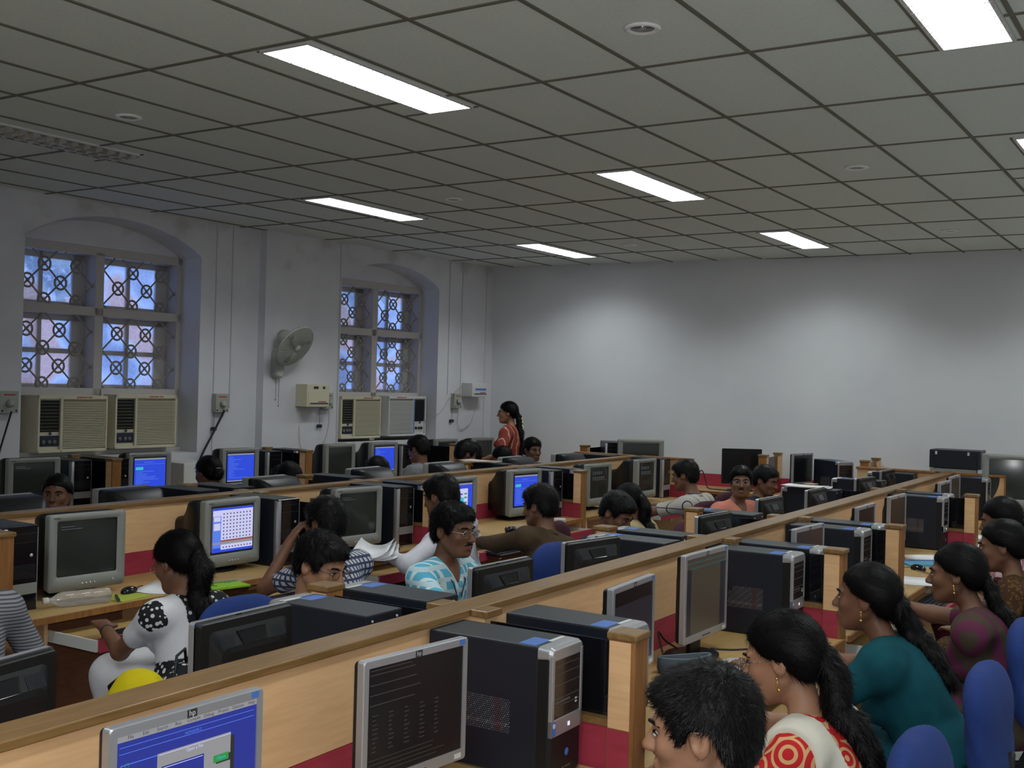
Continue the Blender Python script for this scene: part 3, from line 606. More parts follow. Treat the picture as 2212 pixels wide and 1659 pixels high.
# ------------------------------------------------------------------ computers
def screen_ui(b, kind, x, y0, y1, z0, z1):
    """rectangles of light on a screen; u to the viewer's right, v up; returns nothing"""
    def R(u0, u1, v0, v1, m, k=1): b.quad((x+.0004*k, y0+(y1-y0)*u0, z0+(z1-z0)*v0), (x+.0004*k, y0+(y1-y0)*u1, z0+(z1-z0)*v0), (x+.0004*k, y0+(y1-y0)*u1, z0+(z1-z0)*v1), (x+.0004*k, y0+(y1-y0)*u0, z0+(z1-z0)*v1), m)
    rnd = random.Random(hash(kind) % 1000 if False else len(kind)*7)
    if kind == 'blue':
        R(0, 1, 0, 1, 0, 0); R(0, 1, .955, 1, 3); R(0, 1, 0, .04, 3)
        for i in range(16): R(.05, .15+rnd.random()*.6, .88-i*.05, .895-i*.05, 1)
    elif kind == 'bluecy':
        R(0, 1, 0, 1, 0, 0); R(0, 1, .955, 1, 3); R(.04, .28, .62, .72, 4)
        for i in range(12): R(.05, .25+rnd.random()*.6, .56-i*.045, .575-i*.045, 1)
        R(.02, .98, .80, .81, 1); R(.3, .6, .86, .875, 1)
    elif kind == 'dialog':
        R(0, 1, 0, 1, 0, 0); R(0, 1, .955, 1, 3); R(.0, .32, .1, .9, 4); R(.26, .82, .16, .84, 2, 2); R(.30, .62, .66, .70, 0, 3); R(.30, .66, .24, .58, 4, 3)
        for v in (.66, .55, .40, .28): R(.68, .78, v, v+.045, 5, 3)
        for i in range(8): R(.32, .5+rnd.random()*.12, .54-i*.036, .55-i*.036, 1, 4)
    elif kind == 'desktop':
        R(0, 1, 0, 1, 2, 0); R(0, 1, .95, 1, 0); R(0, 1, 0, .055, 0); R(0, .20, .055, .82, 1); R(.0, .2, .055, .10, 0, 2); R(.02, .18, .70, .81, 2, 3); R(.02, .18, .5, .66, 2, 3); R(.2, 1, .235, .27, 6); R(0, 1, .17, .235, 3)
        for i in range(9):
            for j in range(8): R(.25+i*.082, .25+i*.082+.030, .30+j*.078, .30+j*.078+.032, 7, 2)
        for i in range(10): R(.25+i*.075, .28+i*.075, .09, .12, 7, 2)
    elif kind == 'dim':
        for i in range(2): R(.02, .12+.25*rnd.random()+.1, .93-i*.05, .945-i*.05, 7)
    elif kind == 'glyph':
        for j, n in ((.80, 5), (.62, 6)):
            for i in range(n): R(.08+i*.12, .16+i*.12, j, j+.10, 7); R(.10+i*.12, .14+i*.12, j+.02, j+.08, 8, 2)
        R(.08, .9, .585, .595, 7)
UIM = [E_blue, E_ltb, E_white, E_grey, E_cyan, E_green, E_red, E_dim, M_crts]
CR = {}
def crt(x, y, z, ry, label, kind='off', k=1.0, group='grey tube monitors'):
    key = (kind, k)
    if key in CR: return dup(CR[key], (x, y, z), ry, label, group)
    r = thing('crt_monitor', label, 'monitor', (x, y, z), ry, group); CR[key] = r
    w = .205*k; z0, z1 = .035, .408*k; zi0, zi1 = .105*k, .372*k; wi = .160*k
    b = MB(); secs = [rrect(-.055, -w+.008, w-.008, z0+.006, z1-.006, .012), rrect(-.012, -w, w, z0, z1, .016), rrect(-.002, -w+.003, w-.003, z0+.003, z1-.003, .018), rrect(0, -wi-.014, wi+.014, zi0-.014, zi1+.014, .012), rrect(-.010, -wi, wi, zi0, zi1, .010)]
    b.loft(secs, 0, False); b.build('bezel', M_crt, r, True)
    b = MB(); n = 10; vs = []
    for i in range(n+1):
        for j in range(n+1):
            u, v = i/n*2-1, j/n*2-1; vs.append((-.006-.006*(u*u+v*v)+(.0 if kind in ('off', 'dim', 'glyph') else 0), wi*u*1.0, (zi0+zi1)/2+(zi1-zi0)/2*v))
    b.add(vs, [(i*(n+1)+j, (i+1)*(n+1)+j, (i+1)*(n+1)+j+1, i*(n+1)+j+1) for i in range(n) for j in range(n)]); b.build('picture_tube', M_crts, r, True)
    if kind != 'off':
        b = MB(); screen_ui(b, kind, -.0055, -wi*.93, wi*.93, zi0+.012, zi1-.012); b.build('screen_image', UIM, r)
    b = MB(); b.loft([rrect(-.053, -w+.008, w-.008, z0+.004, z1-.004, .02), rrect(-.13, -w+.012, w-.012, z0+.004, z1-.006, .025), rrect(-.17, -w+.02, w-.02, z0+.01, z1-.014, .03), rrect(-.22, -w+.05, w-.05, z0+.02, z1-.055, .04),
        rrect(-.27, -w+.065, w-.065, z0+.02, z1-.105, .04), rrect(-.36, -w+.075, w-.075, z0+.03, z1-.125, .03), rrect(-.385, -w+.09, w-.09, z0+.04, z1-.14, .02)], 0); b.build('rear_shell', M_black, r, True)
    b = MB(); b.lathe([(.0, 0), (.125, 0), (.125, .008), (.07, .02), (.06, .05), (.0, .05)], c=(-.15, 0, 0), n=28); b.build('swivel_base', M_black, r, True)
    for i in range(4):
        b = MB(); b.lathe([(.0055, 0), (.005, .004), (0, .0042)], c=(-.001, -.03+.022*i, z0+.030), axis='x', n=10); b.build('button', M_silver, r, True)
    b = MB(); b.lathe([(.008, 0), (.0075, .004), (0, .0042)], c=(-.001, .135*k, z0+.032), axis='x', n=12); b.build('power_button', M_crt, r, True)
    b = MB()
    for i in range(4): b.box(-.001, .0006, -w+.022+i*.009, -w+.028+i*.009, z1-.022, z1-.017)
    b.build('maker_mark', M_dprint, r)
    return r
LC = {}
def lcd(x, y, z, ry, label, kind='off', w=.375, h=.315, top=.425, dark=False, group='flat monitors'):
    key = (kind, w, dark, top)
    if key in LC: return dup(LC[key], (x, y, z), ry, label, group)
    r = thing('flat_monitor', label, 'monitor', (x, y, z), ry, group); LC[key] = r
    z1 = top; z0 = top-h; w2 = w/2; bz = .017; fm = M_black if dark else M_silver
    b = MB(); b.loft([rrect(-.022, -w2, w2, z0, z1, .008), rrect(-.003, -w2, w2, z0, z1, .008), rrect(0, -w2+.002, w2-.002, z0+.002, z1-.002, .008), rrect(0, -w2+bz, w2-bz, z0+bz+.012, z1-bz-.002, .002), rrect(-.004, -w2+bz, w2-bz, z0+bz+.012, z1-bz-.002, .002)], 0, False); b.build('bezel', fm, r, False)
    b = MB(); b.quad((-.0035, -w2+bz, z0+bz+.012), (-.0035, w2-bz, z0+bz+.012), (-.0035, w2-bz, z1-bz-.002), (-.0035, -w2+bz, z1-bz-.002)); b.build('screen', E_olive if kind == 'olive' else M_lcds, r)
    b = MB(); b.loft([rrect(-.021, -w2+.003, w2-.003, z0+.003, z1-.003, .008), rrect(-.040, -w2+.006, w2-.006, z0+.006, z1-.006, .010), rrect(-.042, -w2+.035, w2-.035, z0+.035, z1-.030, .02), rrect(-.066, -w2+.060, w2-.060, z0+.05, z1-.075, .03), rrect(-.070, -w2+.075, w2-.075, z0+.06, z1-.09, .03)]); rs = b.build('rear_shell', M_black, r, False, bevel=.003)
    b = MB(); zm = z1-.055; b.quad((-.0500, -.056, z1-.041), (-.0500, .056, z1-.041), (-.0672, .044, z1-.073), (-.0672, -.044, z1-.073)); b.tube([(-.0500, -.057, z1-.040), (-.0500, .057, z1-.040), (-.0675, .045, z1-.074), (-.0675, -.045, z1-.074), (-.0500, -.057, z1-.040)], .0016, 5); b.build('handle_recess', M_blackg, rs)
    b = MB()
    for s in (-1, 1):
        for i in range(11): yy = s*(.075+i*.005); b.add([(-.0505, yy, zm+.012), (-.0505, yy+.002, zm+.012), (-.0680, yy+.002, zm-.020), (-.0680, yy, zm-.020)], [(0, 1, 2, 3)])
        for i in range(8): b.box(-.0715, -.0700, s*.085-.022, s*.085+.022, z0+.085+i*.010, z0+.088+i*.010)
    b.build('vent_ribs', M_case, rs)
    b = MB(); b.loft([rrect(-.065, -.045, .045, .01, z0+.10, .01), rrect(-.045, -.05, .05, .01, z0+.06, .01)]); b.build('neck', M_black, r)
    b = MB(); n = 28; b.loft([[(-.06+.105*math.cos(2*PI*k/n), .135*math.sin(2*PI*k/n), 0) for k in range(n)], [(-.06+.105*math.cos(2*PI*k/n), .135*math.sin(2*PI*k/n), .010) for k in range(n)], [(-.06+.075*math.cos(2*PI*k/n), .100*math.sin(2*PI*k/n), .018) for k in range(n)]]); b.build('base', M_black, r)
    if not dark:
        b = MB(); b.box(-.0001, .0006, -.012, .012, z1-bz-.001-.001, z1-.003); lg = b.build('logo_plate', M_dprint, r); text('hp', .016, M_wplas, lg, (.0008, 0, z1-.0105), 'logo')
        b = MB(); b.box(-.0001, .0006, w2-.034, w2-.014, z1-.016, z1-.003); b.build('blue_sticker', M_blue, r)
        for i in range(4):
            b = MB(); b.box(-.0001, .003, -.035+.02*i, -.026+.02*i, z0+.011, z0+.015); b.build('button', M_dprint, r)
        b = MB(); b.box(-.0001, .001, w2-.045, w2-.02, z0+.008, z0+.020); b.build('power_button', M_wplas, r)
    if kind in ('olive', 'console', 'darkblue'):
        b = MB(); rnd = random.Random(5); Y0, Y1, Z0, Z1 = -w2+bz, w2-bz, z0+bz+.012, z1-bz-.002
        def R(u0, u1, v0, v1, m): b.quad(*[(-.0030, Y0+(Y1-Y0)*u, Z0+(Z1-Z0)*v) for u, v in ((u0, v0), (u1, v0), (u1, v1), (u0, v1))], m)
        if kind == 'console':
            for v in (.97, .93, .84, .75, .66): R(.02, .25+.3*rnd.random(), v-.006, v+.006, 0)
            for i in range(5):
                for j in range(9): R(.05+i*.16, .08+i*.16+.03*rnd.random(), .56-j*.04, .572-j*.04, 0)
            for j in range(4): R(.02, .6+.25*rnd.random(), .17-j*.04, .178-j*.04, 0)
        elif kind == 'olive': R(.0, 1, .93, .95, 1); R(.1, 1, .86, .88, 1); R(.0, .12, 0, .86, 2); R(.86, 1, 0, .86, 2)
        else: R(0, 1, 0, .82, 2)
        b.build('screen_image', [E_dimt, E_teal, E_dkb], r)
    return r
E_dimt = em('faint_console_text', (0.022, 0.022, 0.019), .8); E_teal = em('dim_teal_bar', (0.015, 0.05, 0.06), 1.0); E_dkb = em('dim_blue_window', (0.003, 0.004, 0.010), 1.0)
TW = {}
M_seam = mat('dull_drive_seam', (0.09, 0.085, 0.085), .4)
def tower_hp(x, y, z, ry, label, group='black computer towers with silver front arch'):
    """x, y is the middle of the front at desk level"""
    if 'hp' in TW: return dup(TW['hp'], (x, y, z), ry, label, group)
    r = thing('computer_tower', label, 'computer', (x, y, z), ry, group); TW['hp'] = r
    w = .0875; H = .368; Dp = .41
    b = MB(); b.box(-Dp, -.045, -w, w, .006, H-.004, 0); b.build('steel_case', M_case, r, bevel=.002)
    b = MB(); b.box(-Dp, -.046, -w+.001, w-.001, H-.006, H); b.build('lid', M_casetop, r, bevel=.002)
    b = MB(); b.loft([rrect(-.046, -w, w, .0, H, .012), rrect(-.012, -w, w, .0, H, .016), rrect(0, -w+.008, w-.008, .006, H-.008, .016)]); b.build('front_fascia', M_black, r, False, bevel=.001)
    b = MB()   # silver arch : top, two thin sides, lower bar
    b.loft([rrect(-.046, -w-.001, w+.001, H-.040, H+.001, .012), rrect(-.010, -w-.001, w+.001, H-.040, H+.001, .016), rrect(.002, -w+.004, w-.004, H-.036, H-.006, .012)])
    b.box(-.010, .003, -w+.001, -w+.014, .125, H-.02); b.box(-.010, .003, w-.014, w-.001, .125, H-.02); b.box(-.010, .003, -w+.001, w-.001, .125, .172)
    b.build('silver_arch', M_silver, r, bevel=.002)
    b = MB(); b.box(-.010, .0005, -w+.014, w-.014, .172, H-.036); d = b.build('drive_bay', mat('smoky_drive_door', (0.030, 0.022, 0.020), 0.15), r)
    b = MB()
    for zz in (.315, .292, .262, .225, .205): b.box(.0005, .0012, -w+.018, w-.018, zz, zz+.0015)
    b.box(.0005, .0016, -w+.02, w-.07, .213, .219); b.build('drive_seams', M_seam, d)
    for zz in (.205, .196):
        b = MB(); b.box(.0005, .0014, w-.040, w-.030, zz, zz+.005); b.build('port', M_wplas, d)
    b = MB(); b.box(.003, .0045, .004, .014, .141, .152); b.build('power_button', mat('small_white_lamp', (.6, .6, .6), .3, emit=(.7, .75, 1), es=.8), r)
    b = MB(); b.box(.003, .0038, -w+.003, -w+.022, .130, .168); s = b.build('blue_badge', M_blue, r)
    b = MB(); b.lathe([(.007, 0), (.0068, .0006), (0, .0007)], c=(.0038, -w+.0125, .157), axis='x', n=14); b.build('badge_ring', M_wplas, s)
    b = MB(); b.lathe([(.011, 0), (.0105, .001), (0, .0012)], c=(.0005, .006, .068), axis='x', n=20); b.build('round_logo', M_blue, r, True)
    text('hp compaq', .011, M_silver, r, (.0008, .004, .030), 'lettering')
    b = MB(); b.box(-.115, -.060, -w+.012, w-.075, H, H+.0006); b.build('blue_sticker', M_blue, r)
    b = MB(); b.box(-.062, -.048, -.005, w-.012, H, H+.0006); b.build('white_label', M_wplas, r)
    b = MB()
    for i in range(26):
        for j in range(17):
            yy, zz = -.29+i*.0062+(j % 2)*.0031, .118+j*.0056; c = b
            if (i < 3 and j > 12): continue
            mcol = 0 if (i*7+j*3) % 5 else 1
            if 17 < i < 21: mcol = 2 if (i+j) % 3 else 0
            s = .0013 if j not in (3, 4) else .0018
            c.quad((yy-s, -w-.0004, zz), (yy, -w-.0004, zz-s), (yy+s, -w-.0004, zz), (yy, -w-.0004, zz+s), mcol)
    g = b.build('vent_perforation', [mat('vent_hole_grey', (0.32, 0.33, 0.36), 0.4), mat('vent_hole_bright', (0.85, 0.80, 0.62), 0.4), mat('vent_hole_rust', (0.60, 0.08, 0.04), 0.5)], r)
    for s in (-1, 1):
        b = MB(); b.lathe([(.004, 0), (.0035, .004), (0, .0042)], c=(-Dp-.0035, s*.06, H-.02), axis='x', n=8); b.build('thumb_screw', M_wplas, r)
    return r
def tower_strip(x, y, z, ry, label, H=.385, group='black computer towers with a silver front strip'):
    if ('s', H) in TW: return dup(TW[('s', H)], (x, y, z), ry, label, group)
    r = thing('computer_tower', label, 'computer', (x, y, z), ry, group); TW[('s', H)] = r; w = .088
    b = MB(); b.box(-.43, -.03, -w, w, .0, H); b.build('steel_case', M_case, r, bevel=.003)
    b = MB(); b.box(-.43, -.032, -w+.001, w-.001, H-.001, H+.002); b.build('lid', M_casetop, r)
    b = MB(); b.box(-.032, 0, -w, w, 0, H, 0); b.build('front_fascia', M_blackg, r, bevel=.004)
    b = MB(); b.loft([rrect(-.03, -w-.002, -w+.026, 0.002, H-.002, .004), rrect(.002, -w-.001, -w+.024, 0.004, H-.006, .008), rrect(.006, -w+.004, -w+.018, 0.006, H-.01, .005)]); b.build('silver_strip', M_silver, r, True)
    b = MB(); b.box(-.002, .003, -w+.024, w-.004, .075, .125); b.build('silver_lower_panel', M_crt, r, bevel=.002)
    b = MB(); b.box(-.001, .0025, w-.006, w-.003, .01, H-.01); b.build('edge_line', M_silver, r)
    b = MB(); b.lathe([(.009, 0), (.008, .003), (0, .0032)], c=(0, w-.035, H-.135), axis='x', n=14); b.build('power_button', M_silver, r, True)
    b = MB()
    for i in range(9): b.box(.0, .001, -w+.03, w-.012, .15+i*.007, .1525+i*.007)
    b.box(0, .001, -w+.03, w-.01, H-.075, H-.073); b.box(0, .001, -w+.03, w-.01, H-.035, H-.033); b.build('vent_slots', M_casetop, r)
    return r
Z = .7505; ZW = .8005
# --- right side of the middle partition
bl = lcd(-1.700, 1.525, Z, math.radians(-2), 'flat monitor with a blue menu screen, lowest in the photo', 'menu', top=.433)
lcd(-1.668, 2.215, Z, math.radians(-5.5), 'silver flat monitor with faint console text, next to the nearest tower', 'console')
lcd(-1.688, 3.45, Z, math.radians(4), 'small-looking flat monitor behind the second tower', 'darkblue')
lcd(-1.757, 4.245, Z, math.radians(-1), 'large flat monitor with a brownish screen and round black foot', 'olive', .42, .35, .435)
lcd(-1.722, 5.45, Z, math.radians(-4), 'flat monitor in the short bay behind the second divider'); lcd(-1.79, 6.73, Z, 0, 'flat monitor with only its corner showing behind the third divider')
lcd(-1.81, 7.56, Z, math.radians(-2), 'flat monitor standing against the tower near the red mouse'); lcd(-1.82, 9.06, Z, 0, 'small far flat monitor, nearer of the last two in the right row'); lcd(-1.89, 9.80, Z, 0, 'farthest flat monitor of the right row')
for x, y, a, l in [(-1.530, 2.715, 1, 'nearest black tower with coloured vent holes and silver front'), (-1.485, 3.045, -1, 'black tower right behind the nearest divider'), (-1.585, 4.865, 1, 'black tower beside the large brownish monitor'),
        (-1.59, 5.995, 0, 'black tower in the short bay of the right row'), (-1.575, 6.27, 0, 'black tower just behind the third divider, right row'), (-1.665, 8.32, 0, 'black tower above the red mouse desk'),
        (-1.685, 8.60, 0, 'black tower behind the fourth divider, right row'), (-1.765, 10.58, 0, 'farthest black tower of the right row, at the end panel'), (-1.55, 5.13, 0, 'black tower hidden behind the second glazed divider, right row')]:
    tower_hp(x, y, Z, math.radians(a), l)
# --- left side of the middle partition (seen from behind)
for x, y, a, l in [(-2.36, 1.50, 10, 'black monitor back at the far left bottom edge'), (-2.336, 2.255, 2, 'large black monitor back left of the nearest cross of the partition'), (-2.275, 3.49, -2, 'black monitor back in front of the blue and white shirt'),
        (-2.325, 4.28, -9, 'black monitor back below the blue chair'), (-2.312, 5.61, -4, 'black monitor back in the short bay'), (-2.41, 6.74, -2, 'black monitor back beside the man in the pink shirt'),
        (-2.39, 7.60, 0, 'black monitor back before a tower with papers'), (-2.42, 8.95, -6, 'small far monitor back, nearer of the last two'), (-2.52, 10.02, 0, 'farthest monitor back of the middle partition')]:
    lcd(x, y, Z, math.radians(180+a), l, 'off2')
for x, y, a, l in [(-2.60, 2.725, 0, 'nearest tower seen from behind, beside the large monitor back'), (-2.60, 3.03, 0, 'tower seen from behind, just past the nearest cross'), (-2.585, 4.825, 0, 'tower seen from behind before the second left post'),
        (-2.63, 5.12, 0, 'tower seen from behind past the second left post'), (-2.70, 6.27, 0, 'tower seen from behind past the third left post'), (-2.82, 8.28, 0, 'tower with papers on its top'),
        (-2.80, 9.48, 0, 'tower seen from behind between the two farthest monitor backs'), (-2.80, 10.58, 0, 'tower seen from behind at the far end panel')]:
    tower_hp(x, y, Z, math.radians(180+a), l)
# --- tube monitors, right side of the window-side partition
for x, y, a, l, k in [(-4.660, 3.50, -5, 'nearest grey tube monitor, dark screen, above the plastic bottle', 'dim'), (-4.655, 4.44, 0, 'tube monitor showing a white page of small icons', 'desktop'), (-4.62, 5.47, -6, 'grey tube monitor, dark screen, above the held papers', 'dim'),
        (-4.645, 6.61, -2, 'tube monitor showing a blue screen with a pale dialog', 'dialog'), (-4.73, 7.65, -6, 'tube monitor with a plain blue screen above the brown shirt', 'bluecy'), (-4.66, 8.77, -2, 'far tube monitor with boxy white shapes on a dark screen', 'glyph'), (-4.66, 9.72, 0, 'farthest tube monitor, in front of the man in the striped shirt', 'glyph2')]:
    crt(x, y, Z, math.radians(a), l, 'glyph' if k == 'glyph2' else k)
for x, y, l in [(-4.57, 3.075, 'tower beside the nearest divider post at the left'), (-4.575, 4.79, 'tower right of the icon page monitor'), (-4.575, 5.885, 'tower right of the monitor above the papers'), (-4.61, 6.18, 'tower behind the second cross of the window-side partition'),
        (-4.64, 7.98, 'tower right of the monitor above the brown shirt'), (-4.62, 8.29, 'tower behind the far divider post'), (-4.70, 10.24, 'tower in front of the far end panel')]:
    tower_strip(x, y, Z, 0, l)
# --- tube monitors with their backs to the partition, window side
for x, y, l in [(-5.66, 3.66, 'black tube monitor back beside the smiling girl'), (-5.62, 4.43, 'black tube monitor back with a blue sheen behind the long partition'), (-5.62, 5.62, 'perforated grey tube monitor back'),
        (-5.70, 6.76, 'tube monitor back with a bright top right of the perforated one'), (-5.68, 7.72, 'tube monitor back left of the papers'), (-5.70, 8.88, 'tube monitor back just below the red sari'), (-5.68, 9.82, 'farthest tube monitor back on the window side')]:
    crt(x, y, Z, PI+.02, l, 'off')
for x, y, l in [(-5.68, 4.79, 'tower lid left of the first cross, window side'), (-5.68, 5.09, 'tower lid right of the first cross, window side'), (-5.70, 6.22, 'tower lid behind the second cross, window side'), (-5.72, 8.26, 'tower under a stack of papers, window side'), (-5.70, 10.22, 'farthest tower lid, window side')]:
    tower_strip(x, y, Z, PI, l)
# --- wall row
for x, y, a, l, k in [(-7.33, 5.03, -4, 'dark tube monitor at the left edge by the wall', 'dim'), (-7.34, 6.08, -3, 'blue tube monitor below the first window', 'bluecy'), (-7.34, 7.07, -4, 'blue tube monitor right of the first window', 'blue'), (-7.33, 8.38, -3, 'dark tube monitor below the cream stabiliser', 'off'),
        (-7.28, 9.00, -2, 'blue tube monitor below the cream air conditioner', 'blue'), (-7.33, 10.16, 0, 'dark tube monitor below the white air conditioner', 'off'), (-7.25, 10.78, 0, 'farthest dark tube monitor in the left corner', 'off')]:
    crt(x, y, ZW, math.radians(a), l, k, group='tube monitors along the window wall')
for x, y, l in [(-7.39, 5.47, 'black tower right of the leftmost wall monitor'), (-7.34, 5.78, 'black tower behind the first wall divider'), (-7.33, 7.47, 'black tower right of the second blue wall monitor'), (-7.33, 7.84, 'black tower just past the second wall divider'), (-7.28, 9.36, 'black tower right of the third blue wall monitor')]:
    tower_strip(x, y, ZW, -.045, l, .365, 'black towers along the window wall')
# --- back row
crt(-5.22, 10.72, ZW+.0, -.93, 'large grey tube monitor in front of the back wall', 'off', 1.2, 'monitors of the back row')
crt(-1.58, 10.72, ZW-.0, -1.42, 'big grey monitor at the right edge by the back wall', 'off', 1.3, 'monitors of the back row')
lcd(-4.20, 10.98, ZW, -.98, 'black flat monitor in front of the back wall', 'off', .41, .36, .435, True, 'monitors of the back row')
lcd(-3.56, 10.98, ZW, -.22, 'flat monitor in the back row turned almost edge on', 'off', .375, .33, .425, False, 'monitors of the back row')
tower_hp(-3.12, 10.92, ZW, -.68, 'black tower in the back row beside the edge-on monitor', 'towers of the back row')
tower_strip(-5.62, 10.86, ZW, -.95, 'tower left of the large tube monitor by the back wall', .43, 'towers of the back row')
b = thing('computer_tower', 'black computer case lying on its side, right end of the back wall', 'computer', (-2.13, 11.08, 1.165), .05, 'towers of the back row')
q = MB(); q.box(-.22, .20, -.17, .17, 0, .168); q.build('steel_case', M_case, b, bevel=.004)
q = MB(); q.box(.20, .225, -.17, .17, 0, .170); q.build('front_fascia', M_casetop, b, bevel=.004)
for xx in (-.17, .11):
    q = MB(); q.box(xx, xx+.018, -.1715, -.170, .125, .155); q.build('white_label', M_wplas, b)
b = thing('crt_monitor', 'dark tube monitor under the case lying on its side', 'monitor', (-2.14, 11.05, ZW), -1.50, 'monitors of the back row')
q = MB(); q.loft([rrect(-.16, -.18, .18, .03, .362, .02), rrect(.16, -.20, .20, .03, .362, .02)]); q.build('shell', M_black, b); q = MB(); q.box(.16, .175, -.2, .2, .03, .362); q.build('bezel', M_crt, b); q = MB(); q.box(.175, .177, -.16, .16, .09, .33); q.build('screen', M_crts, b); q = MB(); q.box(-.1, .1, -.12, .12, 0, .032); q.build('swivel_base', M_black, b)

# the lit menu screen of the nearest monitor
w2 = .1875; bz = .017; top = .433; z0 = top-.315; Y0, Y1, Z0, Z1 = -w2+bz, w2-bz, z0+bz+.012, top-bz-.002
b = MB()
def R(u0, u1, v0, v1, m, k=1): b.quad(*[(-.0034+.0003*k, Y0+(Y1-Y0)*u, Z0+(Z1-Z0)*v) for u, v in ((u0, v0), (u1, v0), (u1, v1), (u0, v1))], m)
R(0, 1, 0, 1, 0, 0); R(0, 1, .955, 1, 3); R(0, 1, 0, .04, 3); R(.02, .98, .915, .919, 1); R(.02, .98, .87, .874, 1); R(.03, .80, .788, .794, 1); R(.03, .035, .1, .79, 1)
R(.27, .80, .18, .80, 3, 2); R(.80, .83, .16, .77, 7, 2); R(.28, .80, .785, .790, 2, 3); R(.30, .60, .24, .70, 0, 3); R(.31, .59, .685, .69, 2, 4); R(.05, .25, .60, .68, 4, 2)
for v in (.60, .47, .34, .22): R(.69, .80, v-.012, v+.045, 7, 3); R(.67, .785, v, v+.055, 5, 4)
for i in range(10): R(.06, .12+.12*((i*37) % 10)/10, .54-i*.04, .552-i*.04, 4, 2)
o = b.build('screen_image', [E_bluek, E_ltb, E_white, E_grey, E_cyan, E_green, E_red, M_dprint], bl)
def st(s, u, v, size, m, k=.0006): text(s, size, m, o, (-.0034+k, Y0+(Y1-Y0)*u, Z0+(Z1-Z0)*v), 'screen_text')
for s, u in (('File', .09), ('Edit', .19), ('Search', .30), ('Run', .41), ('Compile', .52), ('Debug', .63), ('Project', .74), ('Options', .85), ('Help', .96)): st(s, u, .978, .0095, M_dprint)
for s, u in (('F', .072), ('E', .172), ('S', .266), ('R', .395), ('W', .8)): pass
st('Open a File', .53, .765, .009, E_white, .0014); st('Open', .728, .63, .010, E_cyan, .0018); st('Replace', .728, .50, .010, M_dprint, .0018); st('Cancel', .728, .37, .010, M_dprint, .0018); st('*.CPP', .36, .65, .009, E_white, .0018); st('NONAME.C', .52, .89, .008, E_ltb, .0008); st('[*]', .07, .79, .009, E_green, .001)

